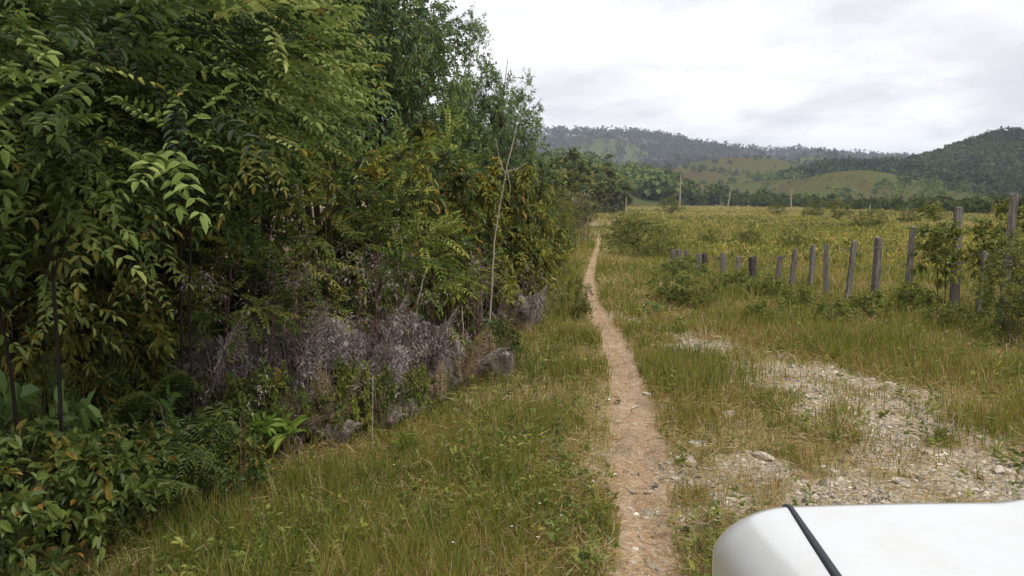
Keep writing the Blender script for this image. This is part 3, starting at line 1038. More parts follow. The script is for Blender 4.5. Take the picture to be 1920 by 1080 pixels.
M['strawfern'] = leaf_mat('straw_fern_frond', [(0, lin(84, 68, 50)), (.4, lin(122, 102, 80)), (.8, lin(158, 138, 112)), (1, lin(140, 136, 84))], trans=.2, rough=.85, spec=.1)
DRY = [make_fern('dry_fern', M['strawfern' if i in (1, 3) else 'dryfern'], 85 + i, n=[10, 8, 11, 7, 9][i], L=.95, pairs=19, droop=[.55, .4, .6, .35, .45][i], spread=.85, pin=.22, det=6, tint=.5, tsp=.26, thin=.30, el0=.85) for i in range(5)]
BRI = make_plant('bright_plant', (M['bark'], M['bright']), 91, rad=(.10, .10, .08), cz=.12, nst=3, K=5, tw=2, twl=.05, L=.2, W=.05, nl=3, droop=.05, shell=.5, stem_r=.006, upb=.9, old=.0)

rng = np.random.default_rng(123)


def add(kind, name, cat, px, d, s, label, group=None, dz=0., sz=None, i=None, rz=None, tilt=None):
    loc = at(px, d, dz - .02)
    pr = kind[(int(px) if i is None else i) % len(kind)]
    z = (s, s, sz if sz else s)
    if isinstance(pr, tuple):
        return put(pr, name, label, cat, loc, rng.uniform(0, 6.28) if rz is None else rz, z, group, tilt)
    o = link(name, pr, None, loc, rng.uniform(0, 6.28) if rz is None else rz, z, label=label, category=cat, group=group)
    if tilt:
        o.rotation_euler = (tilt[0], tilt[1], o.rotation_euler[2])
    return o


TG = 'tall dark trees of the thicket'
for px, d, s, sz, lab in [
    (40, 9.5, 1.2, 1.35, 'tall dark tree behind the overhanging leaves, farthest left in the thicket'),
    (240, 10.5, 1.2, 1.4, 'tall dark tree behind the overhanging sprays with bits of sky showing'),
    (430, 11, 1.15, 1.35, 'tall dark tree left of the gap of sky in the upper thicket'),
    (510, 11.5, 1.05, 1.45, 'tall dark tree right of the gap of sky in the upper thicket'),
    (600, 11.8, 1.05, 1.4, 'tall bushy tree in the middle of the thicket, cut by the picture top'),
    (685, 12.5, .85, 1.25, 'tall bushy tree whose crown meets the open sky at the top'),
    (785, 15.0, .76, .99, 'rounded dark tree stepping down from the tall trees toward the open sky'),
    (912, 17.0, .55, .92, 'slim dark tree with a pointed feathery top against the sky'),
    (962, 19.0, .50, .77, 'small airy tree rightmost of the tall trees, twigs over the far ridge'),
    (620, 14.0, 1.2, 1.35, 'tree deep in the thicket behind the tall bushy tree in its middle'),
    (-520, 8.0, 1.4, 1.4, 'tall dark tree standing past the left border behind the overhanging leaves'),
    (-200, 9.0, 1.3, 1.5, 'tall dark tree at the left end of the thicket past the overhanging leaves')]:
    add(TALL, 'tall_tree', 'tree', px, d, s, lab, TG, sz=sz)
PG = 'trees and shrubs with paired leaflets'
for px, d, s, sz, dz, lab in [
    (60, 4.4, .95, .98, 0, 'overhanging tree with large paired leaflets nearest the camera, top left of the picture'),
    (330, 5.6, .95, 1.02, 0, 'overhanging tree with feathery leaf sprays right of the nearest overhanging tree'),
    (-180, 4.2, 1.0, 1.0, 0, 'overhanging tree with large leaflets at the left border of the picture'),
    (-520, 5.0, 1.0, 1.0, 0, 'tree with paired leaflets just past the left border of the picture'),
    (180, 6.4, 1.1, 1.15, 0, 'leafy tree with paired leaflets behind the two overhanging trees'),
    (480, 7.2, .8, 1.02, 0, 'tree with paired leaflets and a drooping right side above the yellowing shrub')]:
    add(PIN_BIG, 'pinnate_tree', 'tree', px, d, s, lab, PG, dz, sz)
for px, d, s, sz, lab in [
    (600, 7.6, 1.0, 1.35, 'tall shrub with bright paired leaflets below the gap of sky'),
    (745, 8.6, 1.0, 1.12, 'rounded shrub with dense paired leaflets in the middle of the thicket'),
    (850, 9.9, .75, .92, 'shrub with hanging paired leaflets just left of the pale leaning stem'),
    (460, 6.6, .75, .88, 'yellowing shrub with paired leaflets over the dark hollow'),
    (660, 8.2, .75, .70, 'low shrub with paired leaflets above the dry grey ferns'),
    (830, 11.5, .95, 1.5, 'taller shrub with paired leaflets in front of the rounded dark tree')]:
    add(PIN_SM, 'pinnate_shrub', 'shrub', px, d, s, lab, PG, sz=sz)
BG = 'broad leaved shrubs of the thicket'
for px, d, s, sz, lab in [
    (560, 7.4, .60, .62, 'low yellow green shrub hanging over the dry ferns in the middle of the thicket'),
    (700, 9.0, .9, 1.25, 'broad leaved shrub with brown hanging leaves behind the rounded feathery shrub'),
    (800, 10.2, 1.0, 1.30, 'broad leaved shrub with orange tinted leaves left of the pale stem'),
    (940, 12.5, .9, .95, 'broad leaved shrub with drooping leaves right behind the pale leaning stem'),
    (968, 13.8, .85, 1.12, 'broad leaved shrub with yellow hanging leaves at the right end of the thicket'),
    (985, 16.5, .75, 1.32, 'tall yellow green shrub standing over the right end of the thicket'),
    (925, 13.0, 1.0, 1.35, 'broad leaved shrub with orange brown leaf tips below the slim dark tree'),
    (880, 11.6, .85, .85, 'dark broad leaved shrub over the reddish thin stems'),
    (1008, 17.0, .65, .75, 'low broad leaved shrub where the thicket meets the path side grass'),
    (985, 14.2, .7, .6, 'low broad leaved shrub above the small pale dry fern'),
    (380, 8.0, .9, 1.0, 'dark broad leaved shrub inside the hollow under the overhanging trees'),
    (230, 7.0, 1.0, .95, 'dark broad leaved shrub deep inside the hollow on the left'),
    (60, 7.6, 1.3, 1.3, 'dark broad leaved shrub at the back of the hollow, left of the other dark shrubs'),
    (-70, 7.2, 1.3, 1.4, 'dark broad leaved shrub at the back of the hollow by the left border'),
    (150, 8.6, 1.5, 1.5, 'dark broad leaved shrub closing the back of the hollow'),
    (310, 8.8, 1.3, 1.4, 'dark broad leaved shrub behind the twiggy bush in the hollow'),
    (-120, 9.6, 1.8, 1.8, 'dark broad leaved shrub farthest back at the left border'),
    (110, 5.7, .55, .62, 'leafy shrub between the green ferns left in the hollow'),
    (235, 6.0, .6, .7, 'leafy shrub before the dark shrubs in the middle of the hollow'),
    (-420, 6.0, 1.3, 1.2, 'dark broad leaved shrub past the left border of the picture'),
    (20, 5.5, .6, .75, 'leafy shrub behind the fern at the left border')]:
    add(BROAD, 'broadleaf_shrub', 'shrub', px, d, s, lab, BG, sz=sz)
HG = 'shrubs lining the far part of the path'
for px, d, s, sz, lab in [
    (1022, 20, .85, 1.15, 'small leaved shrub lining the path, nearest of the row past the thicket'),
    (1040, 24, .85, 1.2, 'small leaved shrub lining the path behind the nearest shrub of its row'),
    (1042, 29, 1.1, 1.45, 'dense dark shrub lining the left of the path where its bare soil ends'),
    (1052, 36, 1.2, 1.4, 'dark shrub lining the path beyond the last bare soil'),
    (1066, 46, 1.3, 1.5, 'far dark shrub on the left where the path narrows into grass'),
    (1078, 62, 1.5, 1.7, 'farther dark shrub on the left of the grassy path end'),
    (1090, 90, 2.0, 2.0, 'farthest dark shrub on the left of the grassy path end'),
    (990, 15.5, .75, .7, 'small leaved shrub low at the right end of the thicket'),
    (1025, 18, .6, .65, 'low small leaved shrub beside the bend of the path')]:
    add(SMALL, 'small_leaf_shrub', 'shrub', px, d, s, lab, HG, sz=sz)
for px, d, s, sz, lab in [
    (1025, 40, .8, .75, 'leafy tree on the slope behind the right end of the thicket'),
    (1055, 55, .9, .85, 'leafy tree on the slope above the lilac dry bush'),
    (1000, 60, 1.2, 1.0, 'tall leafy tree on the slope behind the slim dark tree'),
    (1082, 75, 1.2, .95, 'leafy tree on the slope left of the path end'),
    (1045, 90, 1.6, 1.45, 'larger leafy tree high behind the lilac dry bush'),
    (1105, 110, 1.5, 1.3, 'leafy tree standing left of the place where the path vanishes'),
    (1128, 130, 1.7, 1.35, 'leafy tree right at the place where the path vanishes'),
    (1150, 120, 1.6, 1.1, 'leafy tree right of the place where the path vanishes')]:
    add(SLOPE, 'slope_tree', 'tree', px, d, s, lab, 'trees on the slope at the end of the path', sz=sz)
# ferns
FG = 'dry grey ferns at the foot of the thicket'
for px, d, s, sz, lab in [
    (800, 8.1, .95, 1.25, 'largest lilac grey dry fern in front of the reddish thin stems'),
    (872, 8.4, .85, 1.0, 'lilac grey dry fern on the right shoulder of the largest one'),
    (715, 7.2, .95, 1.1, 'lilac grey dry fern left of the largest one'),
    (640, 7.1, 1.0, 1.3, 'lilac grey dry fern under the low yellow green shrub'),
    (945, 8.6, .5, .55, 'small round lilac dry fern standing alone out in the green grass'),
    (990, 11.6, .8, 1.0, 'pale dry fern beside the path side grass right of the pale stem'),
    (600, 7.8, 1.2, 1.5, 'brownish dry fern high under the yellow green shrub, left of the slanting stem'),
    (480, 6.7, 1.25, 1.5, 'dark dry fern in the shade of the hollow'),
    (400, 6.2, 1.2, 1.4, 'dark dry fern at the right end of the green ferns'),
    (540, 6.5, 1.25, 1.5, 'tall dull dry fern behind the bright green plant'),
    (590, 6.9, 1.2, 1.5, 'tall dull dry fern left of the thin slanting stem'),
    (690, 7.5, 1.1, 1.45, 'tall lilac dry fern under the low shrub with paired leaflets'),
    (760, 7.9, 1.05, 1.4, 'tall lilac dry fern left behind the largest one')]:
    add(DRY, 'dry_fern', 'fern', px, d, s, lab, FG, sz=sz)
for k in range(40):
    px = 450 + 520 * ((k * .618) % 1)
    d0 = np.interp(px, [440, 600, 700, 800, 900, 980], [5.7, 6.1, 6.5, 7.2, 8.3, 9.6])
    d = d0 + rng.random() ** 1.5 * 1.7
    q = rng.uniform(.45, .8) * (.75 + .2 * (d - d0))
    add(DRY, 'dry_fern', 'fern', px, d, q, 'small dry grey fern in the tangled dry mass at the foot of the thicket', FG, sz=q * rng.uniform(.9, 1.35), i=k)
for px, d, s, sz, lab in [
    (470, 5.9, .55, 1.1, 'leafy green shrub left of the bright green leafy plant'),
    (925, 9.2, .5, .8, 'small green shrub at the foot of the pale leaning stem')]:
    add(LOW, 'low_shrub', 'shrub', px, d, s, lab, 'green shrubs among the dry ferns', sz=sz)
for k in range(16):
    px = 480 + 480 * ((k * .618 + .3) % 1)
    d = np.interp(px, [440, 600, 700, 800, 900, 980], [5.8, 6.2, 6.6, 7.3, 8.4, 9.7]) + rng.random() * 1.0
    q = rng.uniform(.22, .42)
    add(LOWG if k % 2 else LOW, 'low_shrub', 'shrub', px, d, q, 'small green shoot growing up through the dry grey ferns', 'green shoots in the dry ferns', sz=q * rng.uniform(1.6, 2.6), i=k // 2)
GG = 'green ferns in the hollow'
for px, d, s, sz, lab in [
    (120, 5.1, 1.5, 1.7, 'green fern arching in the hollow above the big rounded leaves'),
    (230, 5.6, 1.4, 1.7, 'green fern deep in the hollow right of the other arching fern'),
    (20, 4.6, 1.4, 1.5, 'green fern at the left border of the picture'),
    (330, 6.1, .95, 1.0, 'green fern at the right end of the hollow near the dry ferns'),
    (300, 5.5, .6, .7, 'small green fern behind the low shrub with orange leaves'),
    (150, 6.6, 1.2, 1.7, 'tall dark green fern at the back of the hollow'),
    (90, 5.9, 1.3, 1.6, 'green fern behind the big rounded leaves at the left border'),
    (280, 6.4, 1.1, 1.5, 'green fern among the dark shrubs at the middle of the hollow'),
    (420, 6.3, 1.0, 1.2, 'green fern left of the dull dry ferns'),
    (350, 5.9, .8, 1.0, 'green fern above the low pale green shrub')]:
    add(FERN, 'green_fern', 'fern', px, d, s, lab, GG, sz=sz)
TGp = 'leafless twiggy bushes in the thicket'
for px, d, s, sz, lab in [
    (470, 6.4, 1.2, 1.3, 'leafless twiggy bush in the dark hollow over the dull dry ferns'),
    (630, 7.2, 1.1, 1.3, 'leafless twiggy bush behind the lilac fern mounds on the left'),
    (735, 7.9, 1.05, 1.35, 'leafless twiggy bush between two lilac fern mounds'),
    (885, 9.6, .8, 1.2, 'leafless twiggy bush at the reddish thin stems'),
    (985, 12.0, .7, .8, 'leafless twiggy bush right of the pale leaning stem'),
    (1075, 33, 2.0, 2.1, 'lilac leafless bush high beside the far path'),
    (300, 6.2, .8, .8, 'leafless twiggy bush among the green ferns')]:
    add(TWIG, 'twiggy_bush', 'bush', px, d, s, lab, TGp, sz=sz)
LG = 'low shrubs at the grass edge'
for px, d, s, sz, lab in [
    (70, 4.3, .85, 1.15, 'low shrub with orange tinted leaves in the lower left corner'),
    (200, 4.8, .75, 1.0, 'low shrub with orange tinted leaves right of the corner shrub'),
    (-40, 3.9, 1.0, 1.3, 'low shrub cut off by the left border of the picture'),
    (395, 5.1, .55, .7, 'low pale green shrub at the grass edge right of the orange tinted shrubs'),
    (20, 4.7, .7, .9, 'low shrub behind the corner shrub')]:
    add(LOW, 'low_shrub', 'shrub', px, d, s, lab, LG, sz=sz)
for px, d, s, sz, lab in [
    (45, 4.6, .75, 1.25, 'plant with big rounded leaves over the orange tinted shrub on the left'),
    (285, 5.4, .55, .9, 'plant with big rounded leaves near the green ferns'),
        (1222, 13.5, .4, .4, 'small plant with dark leaves in the short grass right of the path')]:
    add(DOCK, 'big_leaf_plant', 'plant', px, d, s, lab, 'big leaved plants', sz=sz)
for px, d, s, lab, dz in [(535, 5.85, 1.25, 'bright green plant with long upright leaves among the dull dry ferns', 0.12), (745, 6.15, .75, 'small bright yellow green plant alone in the grass below the fern mounds', 0),
                          (615, 7.1, .9, 'bright green leafy shoot standing on the lilac ferns', .5), (480, 5.75, .8, 'yellow green shoot on the left of the bright green plant', .25), (1285, 5.95, .4, 'small yellow green plant by the tall grass tuft right of the path', 0)]:
    put(BRI, 'bright_plant', lab, 'plant', at(px, d, dz - .02), px, s * .8, 'bright green plants')


g = Geo()
r = np.random.default_rng(4)
az = np.arange(6) * pi / 3
f = np.stack([np.cos(az), np.sin(az), .4 + 0 * az], 1)
leaves(g, np.zeros((6, 3)) + np.array([0, 0, .2]), f, np.tile(UP, (6, 1)), .010, .007, .5)
M['petal'] = leaf_mat('white_petal', [(0, lin(190, 186, 170)), (1, lin(220, 216, 204))], trans=.2)
petals = g.mesh('petals', M['petal'])
g = Geo()
tube(g, [(0, 0, 0), (.01, 0, .1), (0, 0, .2)], .0018, 4, .4)
stalk = g.mesh('stalk', M['grass'])
for k, (px, py) in enumerate([(1030, 892), (1012, 990), (1040, 945), (1075, 895), (960, 1040), (1008, 1060), (850, 1070), (800, 730), (1180, 690), (960, 905), (1052, 1010), (740, 905)]):
    x, y = P(px, py + 22)
    e = link('small_white_flower', stalk, None, (x, y, G(x, y)), k, label='tiny white flower on a thin stalk in the grass left of the path', category='flower', group='tiny white flowers in the grass')
    link('petals', petals, e)


# ---------------------------------------------------------------- stems
def stem(name, pts, r0, r1, mat, label, branches=(), cat='sapling', group=None):
    g = Geo()
    pts = [np.array(p, float) for p in pts]
    base = pts[0].copy()
    P_ = np.array([p - base for p in pts])
    n = 16
    u = np.linspace(0, len(P_) - 1, n)
    q = np.stack([np.interp(u, np.arange(len(P_)), P_[:, k]) for k in range(3)], 1)
    rg = np.random.default_rng(len(label))
    q += rg.normal(0, r0 * .35, q.shape) * (u > 0)[:, None]
    tube(g, q, np.linspace(r0, r1, n) * (1 + .12 * rg.random(n)), 7, .5)
    for b in branches:
        b = [np.array(x, float) - base for x in b]
        tube(g, b, np.linspace(r1 * 1.3, r1 * .4, len(b)), 5, .5)
    return link(name, g.mesh(name, mat, True), None, tuple(base), label=label, category=cat, group=group)


def pz(px, py, d):
    return (hx(px, d), d, hz(py, d))


stem('leaning_stem', [(hx(912, 9.5), 9.5, G(hx(912, 9.5), 9.5)), pz(922, 540, 9.5), pz(928, 440, 9.5), pz(947, 330, 9.5), pz(969, 238, 9.5)], .013, .006, M['pale_bark'],
     'tall pale leaning stem with a short side branch at the right of the thicket',
     [(pz(949, 322, 9.45), pz(970, 318, 9.45), pz(990, 305, 9.45)), (pz(948, 328, 9.45), pz(936, 300, 9.45), pz(930, 262, 9.45)), (pz(950, 318, 9.45), pz(957, 350, 9.45), pz(955, 372, 9.45))])
for k, (px, d, top, lean, r, mt, lab) in enumerate([
    (900, 9.5, 500, 4, .018, 'red_bark', 'reddish thin stem nearest the pale leaning stem'),
    (889, 9.6, 505, -6, .014, 'red_bark', 'thinnest reddish stem left of the pale leaning stem'),
    (894, 9.8, 480, 8, .02, 'red_bark', 'thicker reddish stem behind the two thin reddish stems'),
    (868, 9.2, 570, -3, .010, 'pale_bark', 'short pale stem behind the largest lilac fern mound'),
    (770, 8.3, 500, 28, .011, 'pale_bark', 'thin pale stem slanting right over the lilac fern mound'),
    (545, 6.9, 500, 14, .009, 'pale_bark', 'thin pale stem slanting in the shade over the dull ferns'),
    (690, 5.9, 770, 10, .0035, 'pale_bark', 'thin dry pale stalk standing in the grass before the fern mounds'),
    (845, 9.4, 560, 40, .016, 'bark', 'dark stem slanting right behind the fern mounds'),
    (825, 9.6, 545, -30, .014, 'bark', 'dark stem slanting left behind the fern mounds'),
    (430, 4.9, 900, 24, .003, 'bark', 'thin dry stalk standing before the low pale green shrub'),
    (430, 6.9, 410, 90, .02, 'bark', 'dark branch leaning far to the right in the hollow'),
    (655, 7.7, 400, -100, .012, 'pale_bark', 'pale stem leaning far to the left under the bright feathery shrub'),
    (190, 5.6, 760, -60, .009, 'pale_bark', 'bare pale twig leaning left in the hollow'),
    (320, 4.95, 860, -90, .005, 'bark', 'bare pale twig leaning far left over the low shrub')]):
    x, y, z = at(px, d)
    stem('thin_stem', [(x, y, z - .03), pz(px + lean * .4, top + (640 - top) * .5, d), pz(px + lean, top, d + .1)], r, r * .45, M[mt], lab, group='thin bare stems in the thicket')

# drooping pale bract hanging at the top of the near tree
g = Geo()
r = np.random.default_rng(8)
n = 7
dd = np.stack([r.normal(0, .35, n), r.normal(0, .3, n), -np.ones(n)], 1)
leaves(g, r.normal(0, .012, (n, 3)), dd, r.normal(size=(n, 3)), .17, .05, r.uniform(.8, 1, n))
tube(g, [(0, 0, 0), (.01, 0, .1), (.03, .05, .3)], .004, 4, .9)
link('hanging_flower', g.mesh('hanging_flower', M['bright']), None, pz(432, -8, 4.6), label='pale yellow drooping flower hanging at the top among the overhanging leaves', category='flower')

# ---------------------------------------------------------------- shrubs right of the path
for kd, nm, px, d, s, sz, lab in [
    (SMALL, 'path_side_plant', 1088, 13.2, .28, .5, 'dark leafy plant on the left edge of the path at its bend'),
    (SMALL, 'wide_bush', 1205, 29, 1.45, 1.0, 'wide dark green bush right of the far path, before the field'),
    (SMALL, 'wide_bush', 1175, 34, 1.3, .95, 'dark bush at the left end of the wide bush, closer to the path'),
    (FRESH, 'wide_bush', 1240, 27, .9, .75, 'bush at the right end of the wide bush, by the first fence posts'),
    (FRESH, 'low_bush', 1262, 15.5, .62, .50, 'light green bush before the short fence posts, left of its twin'),
    (FRESH, 'low_bush', 1305, 14.8, .62, .48, 'green bush before the short fence posts, right of its twin'),
    (SLIM, 'fence_shrub', 1772, 13.6, .95, 1.0, 'upright dark green shrub growing through the fence beside the tall square post'),
    (SLIM, 'fence_shrub', 1850, 14.0, .8, 1.02, 'upright yellow green shrub at the fence left of the tallest post'),
    (SLIM, 'fence_shrub', 1912, 14.5, .9, .95, 'yellow green shrub at the fence cut by the right border'),
    (SMALL, 'edge_bush', 1905, 10.6, .50, .72, 'dark dense bush in the grass at the right border'),
    (SMALL, 'edge_bush', 1960, 11.6, 1.1, 1.1, 'dark dense bush just past the right border'),
    (LOWG, 'grass_side_plant', 1430, 12.6, .5, .6, 'small leafy plant in the grass before the fence, in the middle of the right side'),
    (LOWG, 'grass_side_plant', 1500, 14.2, .7, .7, 'small leafy plant at the foot of the pale leaning fence post'),
    (LOWG, 'grass_side_plant', 1640, 13.4, .8, .7, 'leafy plant under the split dark fence post'),
    (LOWG, 'grass_side_plant', 1715, 13.6, .7, .8, 'leafy plant round the foot of the straight grey fence post'),
    (LOWG, 'grass_side_plant', 1390, 17.0, .8, .8, 'leafy plant between the short posts of the fence'),
    (LOWG, 'grass_side_plant', 1570, 12.5, .6, .6, 'leafy plant in front of the leaning forked post'),
    (LOWG, 'grass_side_plant', 1790, 12.2, .6, .6, 'leafy plant in front of the upright dark green shrub'),
    (LOWG, 'grass_side_plant', 1290, 20.0, .9, .9, 'leafy plant at the left end of the fence among the low stumps'),
    (LOWG, 'grass_side_plant', 1450, 16.3, .7, .7, 'leafy plant just left of the pale leaning fence post')]:
    add(kd, nm, 'bush' if 'bush' in nm else ('shrub' if 'shrub' in nm else 'plant'), px, d, s, lab, 'bushes and plants along the fence', sz=sz)
for i, (px, py, s, lab) in enumerate([(1522, 402, 1.6, 'dark bush near the far edge of the field before the dome hill'), (1565, 406, 1.8, 'dark bush right of its twin near the far edge of the field'), (1640, 420, 1.1, 'dark bush in the field behind the split fence post'),
                                      (1612, 424, 1.0, 'dark bush in the field left of the split fence post'), (1405, 458, .7, 'dark bush in the near field behind the short fence posts'), (1330, 452, .6, 'dark bush in the near field at the left end of the fence'),
                                      (1490, 462, .7, 'brownish bush behind the pale leaning fence post'), (1255, 396, 2.2, 'small bush alone at the far left of the field'), (1455, 398, 1.4, 'small bush alone in the middle of the far field'), (1700, 414, 1.3, 'bush in the field above the straight grey fence post'), (1750, 410, 1.2, 'bush in the far field left of the tall square post')]):
    d = CAMH * F_PX / (py + 6 - HORIZ)
    add(SMALL, 'field_bush', 'bush', px, d, s, lab, 'bushes standing out in the field', sz=s * .8)


# ---------------------------------------------------------------- fence posts
def post_mesh(seed, h, w, split=False, slant=.1):
    rg = np.random.default_rng(seed)
    g = Geo()

    def slab(x0, x1, y0, y1, hh, sl):
        ring = np.array([(x0, y0), ((x0 + x1) / 2, y0 * 1.15), (x1, y0), (x1 * 1.06, (y0 + y1) / 2), (x1, y1), ((x0 + x1) / 2, y1 * 1.1), (x0, y1), (x0 * 1.06, (y0 + y1) / 2)])
        ring = ring * (1 + rg.normal(0, .07, ring.shape))
        zs = np.linspace(-.25, hh, 9)
        V = []
        for k, z in enumerate(zs):
            r_ = ring * (1.06 - .12 * k / 8) + rg.normal(0, .03 * w, ring.shape) + np.array([rg.normal(0, .02) * w, 0])
            zz = np.full(8, z)
            if k == 8:
                zz = z + sl * ring[:, 0] + rg.normal(0, .10 * w, 8)
            V.append(np.column_stack([r_, zz]))
        V = np.concatenate(V)
        F = [[a * 8 + b, a * 8 + (b + 1) % 8, (a + 1) * 8 + (b + 1) % 8, (a + 1) * 8 + b] for a in range(8) for b in range(8)]
        c = V[-8:].mean(0) + np.array([0, 0, .01])
        V = np.vstack([V, c])
        nn = len(V) - 1
        F += [[64 + b, 64 + (b + 1) % 8, 64 + (b + 2) % 8, nn] for b in range(0, 8, 2)]
        g.add(V, F, .5)
    if split:
        slab(-w / 2, w * .1, -w * .4, w * .4, h, .25)
        slab(w * .2, w * .52, -w * .3, w * .3, h * .97, -.3)
    else:
        slab(-w / 2, w / 2, -w * .42, w * .42, h, slant)
    return g


PG2 = 'weathered wooden fence posts'
POSTS = [
    (1262, 468, 22.5, 11, 0, 'short grey stump at the far left end of the fence, by the wide bush'),
    (1274, 466, 22.3, 12, 1, 'wide split stump beside the stump at the far left end of the fence'),
    (1287, 469, 22.0, 9, 0, 'narrow stump right of the wide split stump'),
    (1312, 477, 20.5, 13, 0, 'short post left of the dark split short post'),
    (1322, 474, 20.0, 11, 1, 'dark split short post right of the two close short posts'),
    (1357, 475, 20.0, 11, 0, 'short pale post standing alone between two groups of short posts'),
    (1385, 480, 20.0, 10, 0, 'short brownish post half hidden in yellow plants'),
    (1413, 481, 18.0, 14, 0, 'stout dark short post with a pale right edge'),
    (1461, 479, 18.3, 12, 0, 'faint grey post left of the pale leaning post'),
    (1486, 466, 16.4, 10, 0, 'slim pale post leaning slightly right'),
    (1523, 459, 17.6, 10, 0, 'grey post between the slim pale post and the straight brown one'),
    (1553, 458, 16.0, 11, 0, 'straight brownish grey post right of the slim pale post'),
    (1594, 451, 14.9, 11, 0, 'post leaning right with a dark notch under its top'),
    (1645, 444, 15.4, 16, 1, 'thick post split by a black gap'),
    (1706, 425, 15.4, 13, 0, 'tall straight grey post right of the thick split post'),
    (1797, 388, 14.2, 17, 0, 'thick pale square post behind the upright dark green shrub'),
    (1840, 470, 13.4, 9, 0, 'thin crooked post right of the upright dark green shrub'),
    (1888, 364, 12.9, 18, 0, 'tallest brownish grey post near the right border')]
for i, (px, top, d, wpx, split, lab) in enumerate(POSTS):
    x, y, z = at(px, d)
    h = hz(top, d) - z
    w = wpx / F_PX * d * .8
    o = link('fence_post', post_mesh(400 + i, h, w, split).mesh('fence_post', M['charred'] if i in (4, 7) else M['post'], False), None, (x, y, z), .5 * sin(i * 2.1), label=lab, category='fence post', group=PG2)
    lean = {9: .06, 12: .07, 16: .09, 17: .03, 13: .02}.get(i, .04 * sin(i * 3.3))
    o.rotation_euler = (.02 * sin(i), lean, .5 * sin(i * 2.1))
for k, hh in enumerate((.42, .78, 1.1)):
    g = Geo()
    pts = []
    for i, (px, top, d, wpx, split, lab) in enumerate(POSTS):
        if i in (1, 3, 6, 8, 10, 16):
            continue
        x, y, z = at(px, d)
        h = hz(top, d) - z
        pts.append((x - .03, y - .5 * wpx / F_PX * d - .01, z + hh * min(1, h / 1.2)))
    pts.append((8.2, 9.6, hh))
    Q = []
    for a, b in zip(pts[:-1], pts[1:]):
        for t in np.linspace(0, 1, 6)[:-1]:
            q = np.array(a) * (1 - t) + np.array(b) * t
            q[2] -= .05 * sin(pi * t)
            Q.append(q)
    tube(g, Q, .0035, 4, .5)
    link('fence_wire', g.mesh('fence_wire', M.setdefault('wire', plain_mat('rusty_wire', lin(128, 112, 104), .6, .4)), True), label=['lowest', 'middle', 'topmost'][k] + ' thin wire strung along the wooden fence posts', category='wire', group='fence wires')

# ---------------------------------------------------------------- the white vehicle
M['paint'] = plain_mat('white_car_paint', (.56, .57, .57, 1), .3, 0., 1., .4)
M['rubber'] = plain_mat('black_rubber', (.016, .018, .026, 1), .55)
M['glass'] = plain_mat('dark_car_glass', (.02, .025, .03, 1), .05, 0., 0., .6)
M['chrome'] = plain_mat('grey_metal', (.5, .5, .52, 1), .25, .9)
M['lamp'] = plain_mat('clear_lamp', (.7, .72, .75, 1), .08, 0., 1.)
M['dark'] if 'dark' in M else None


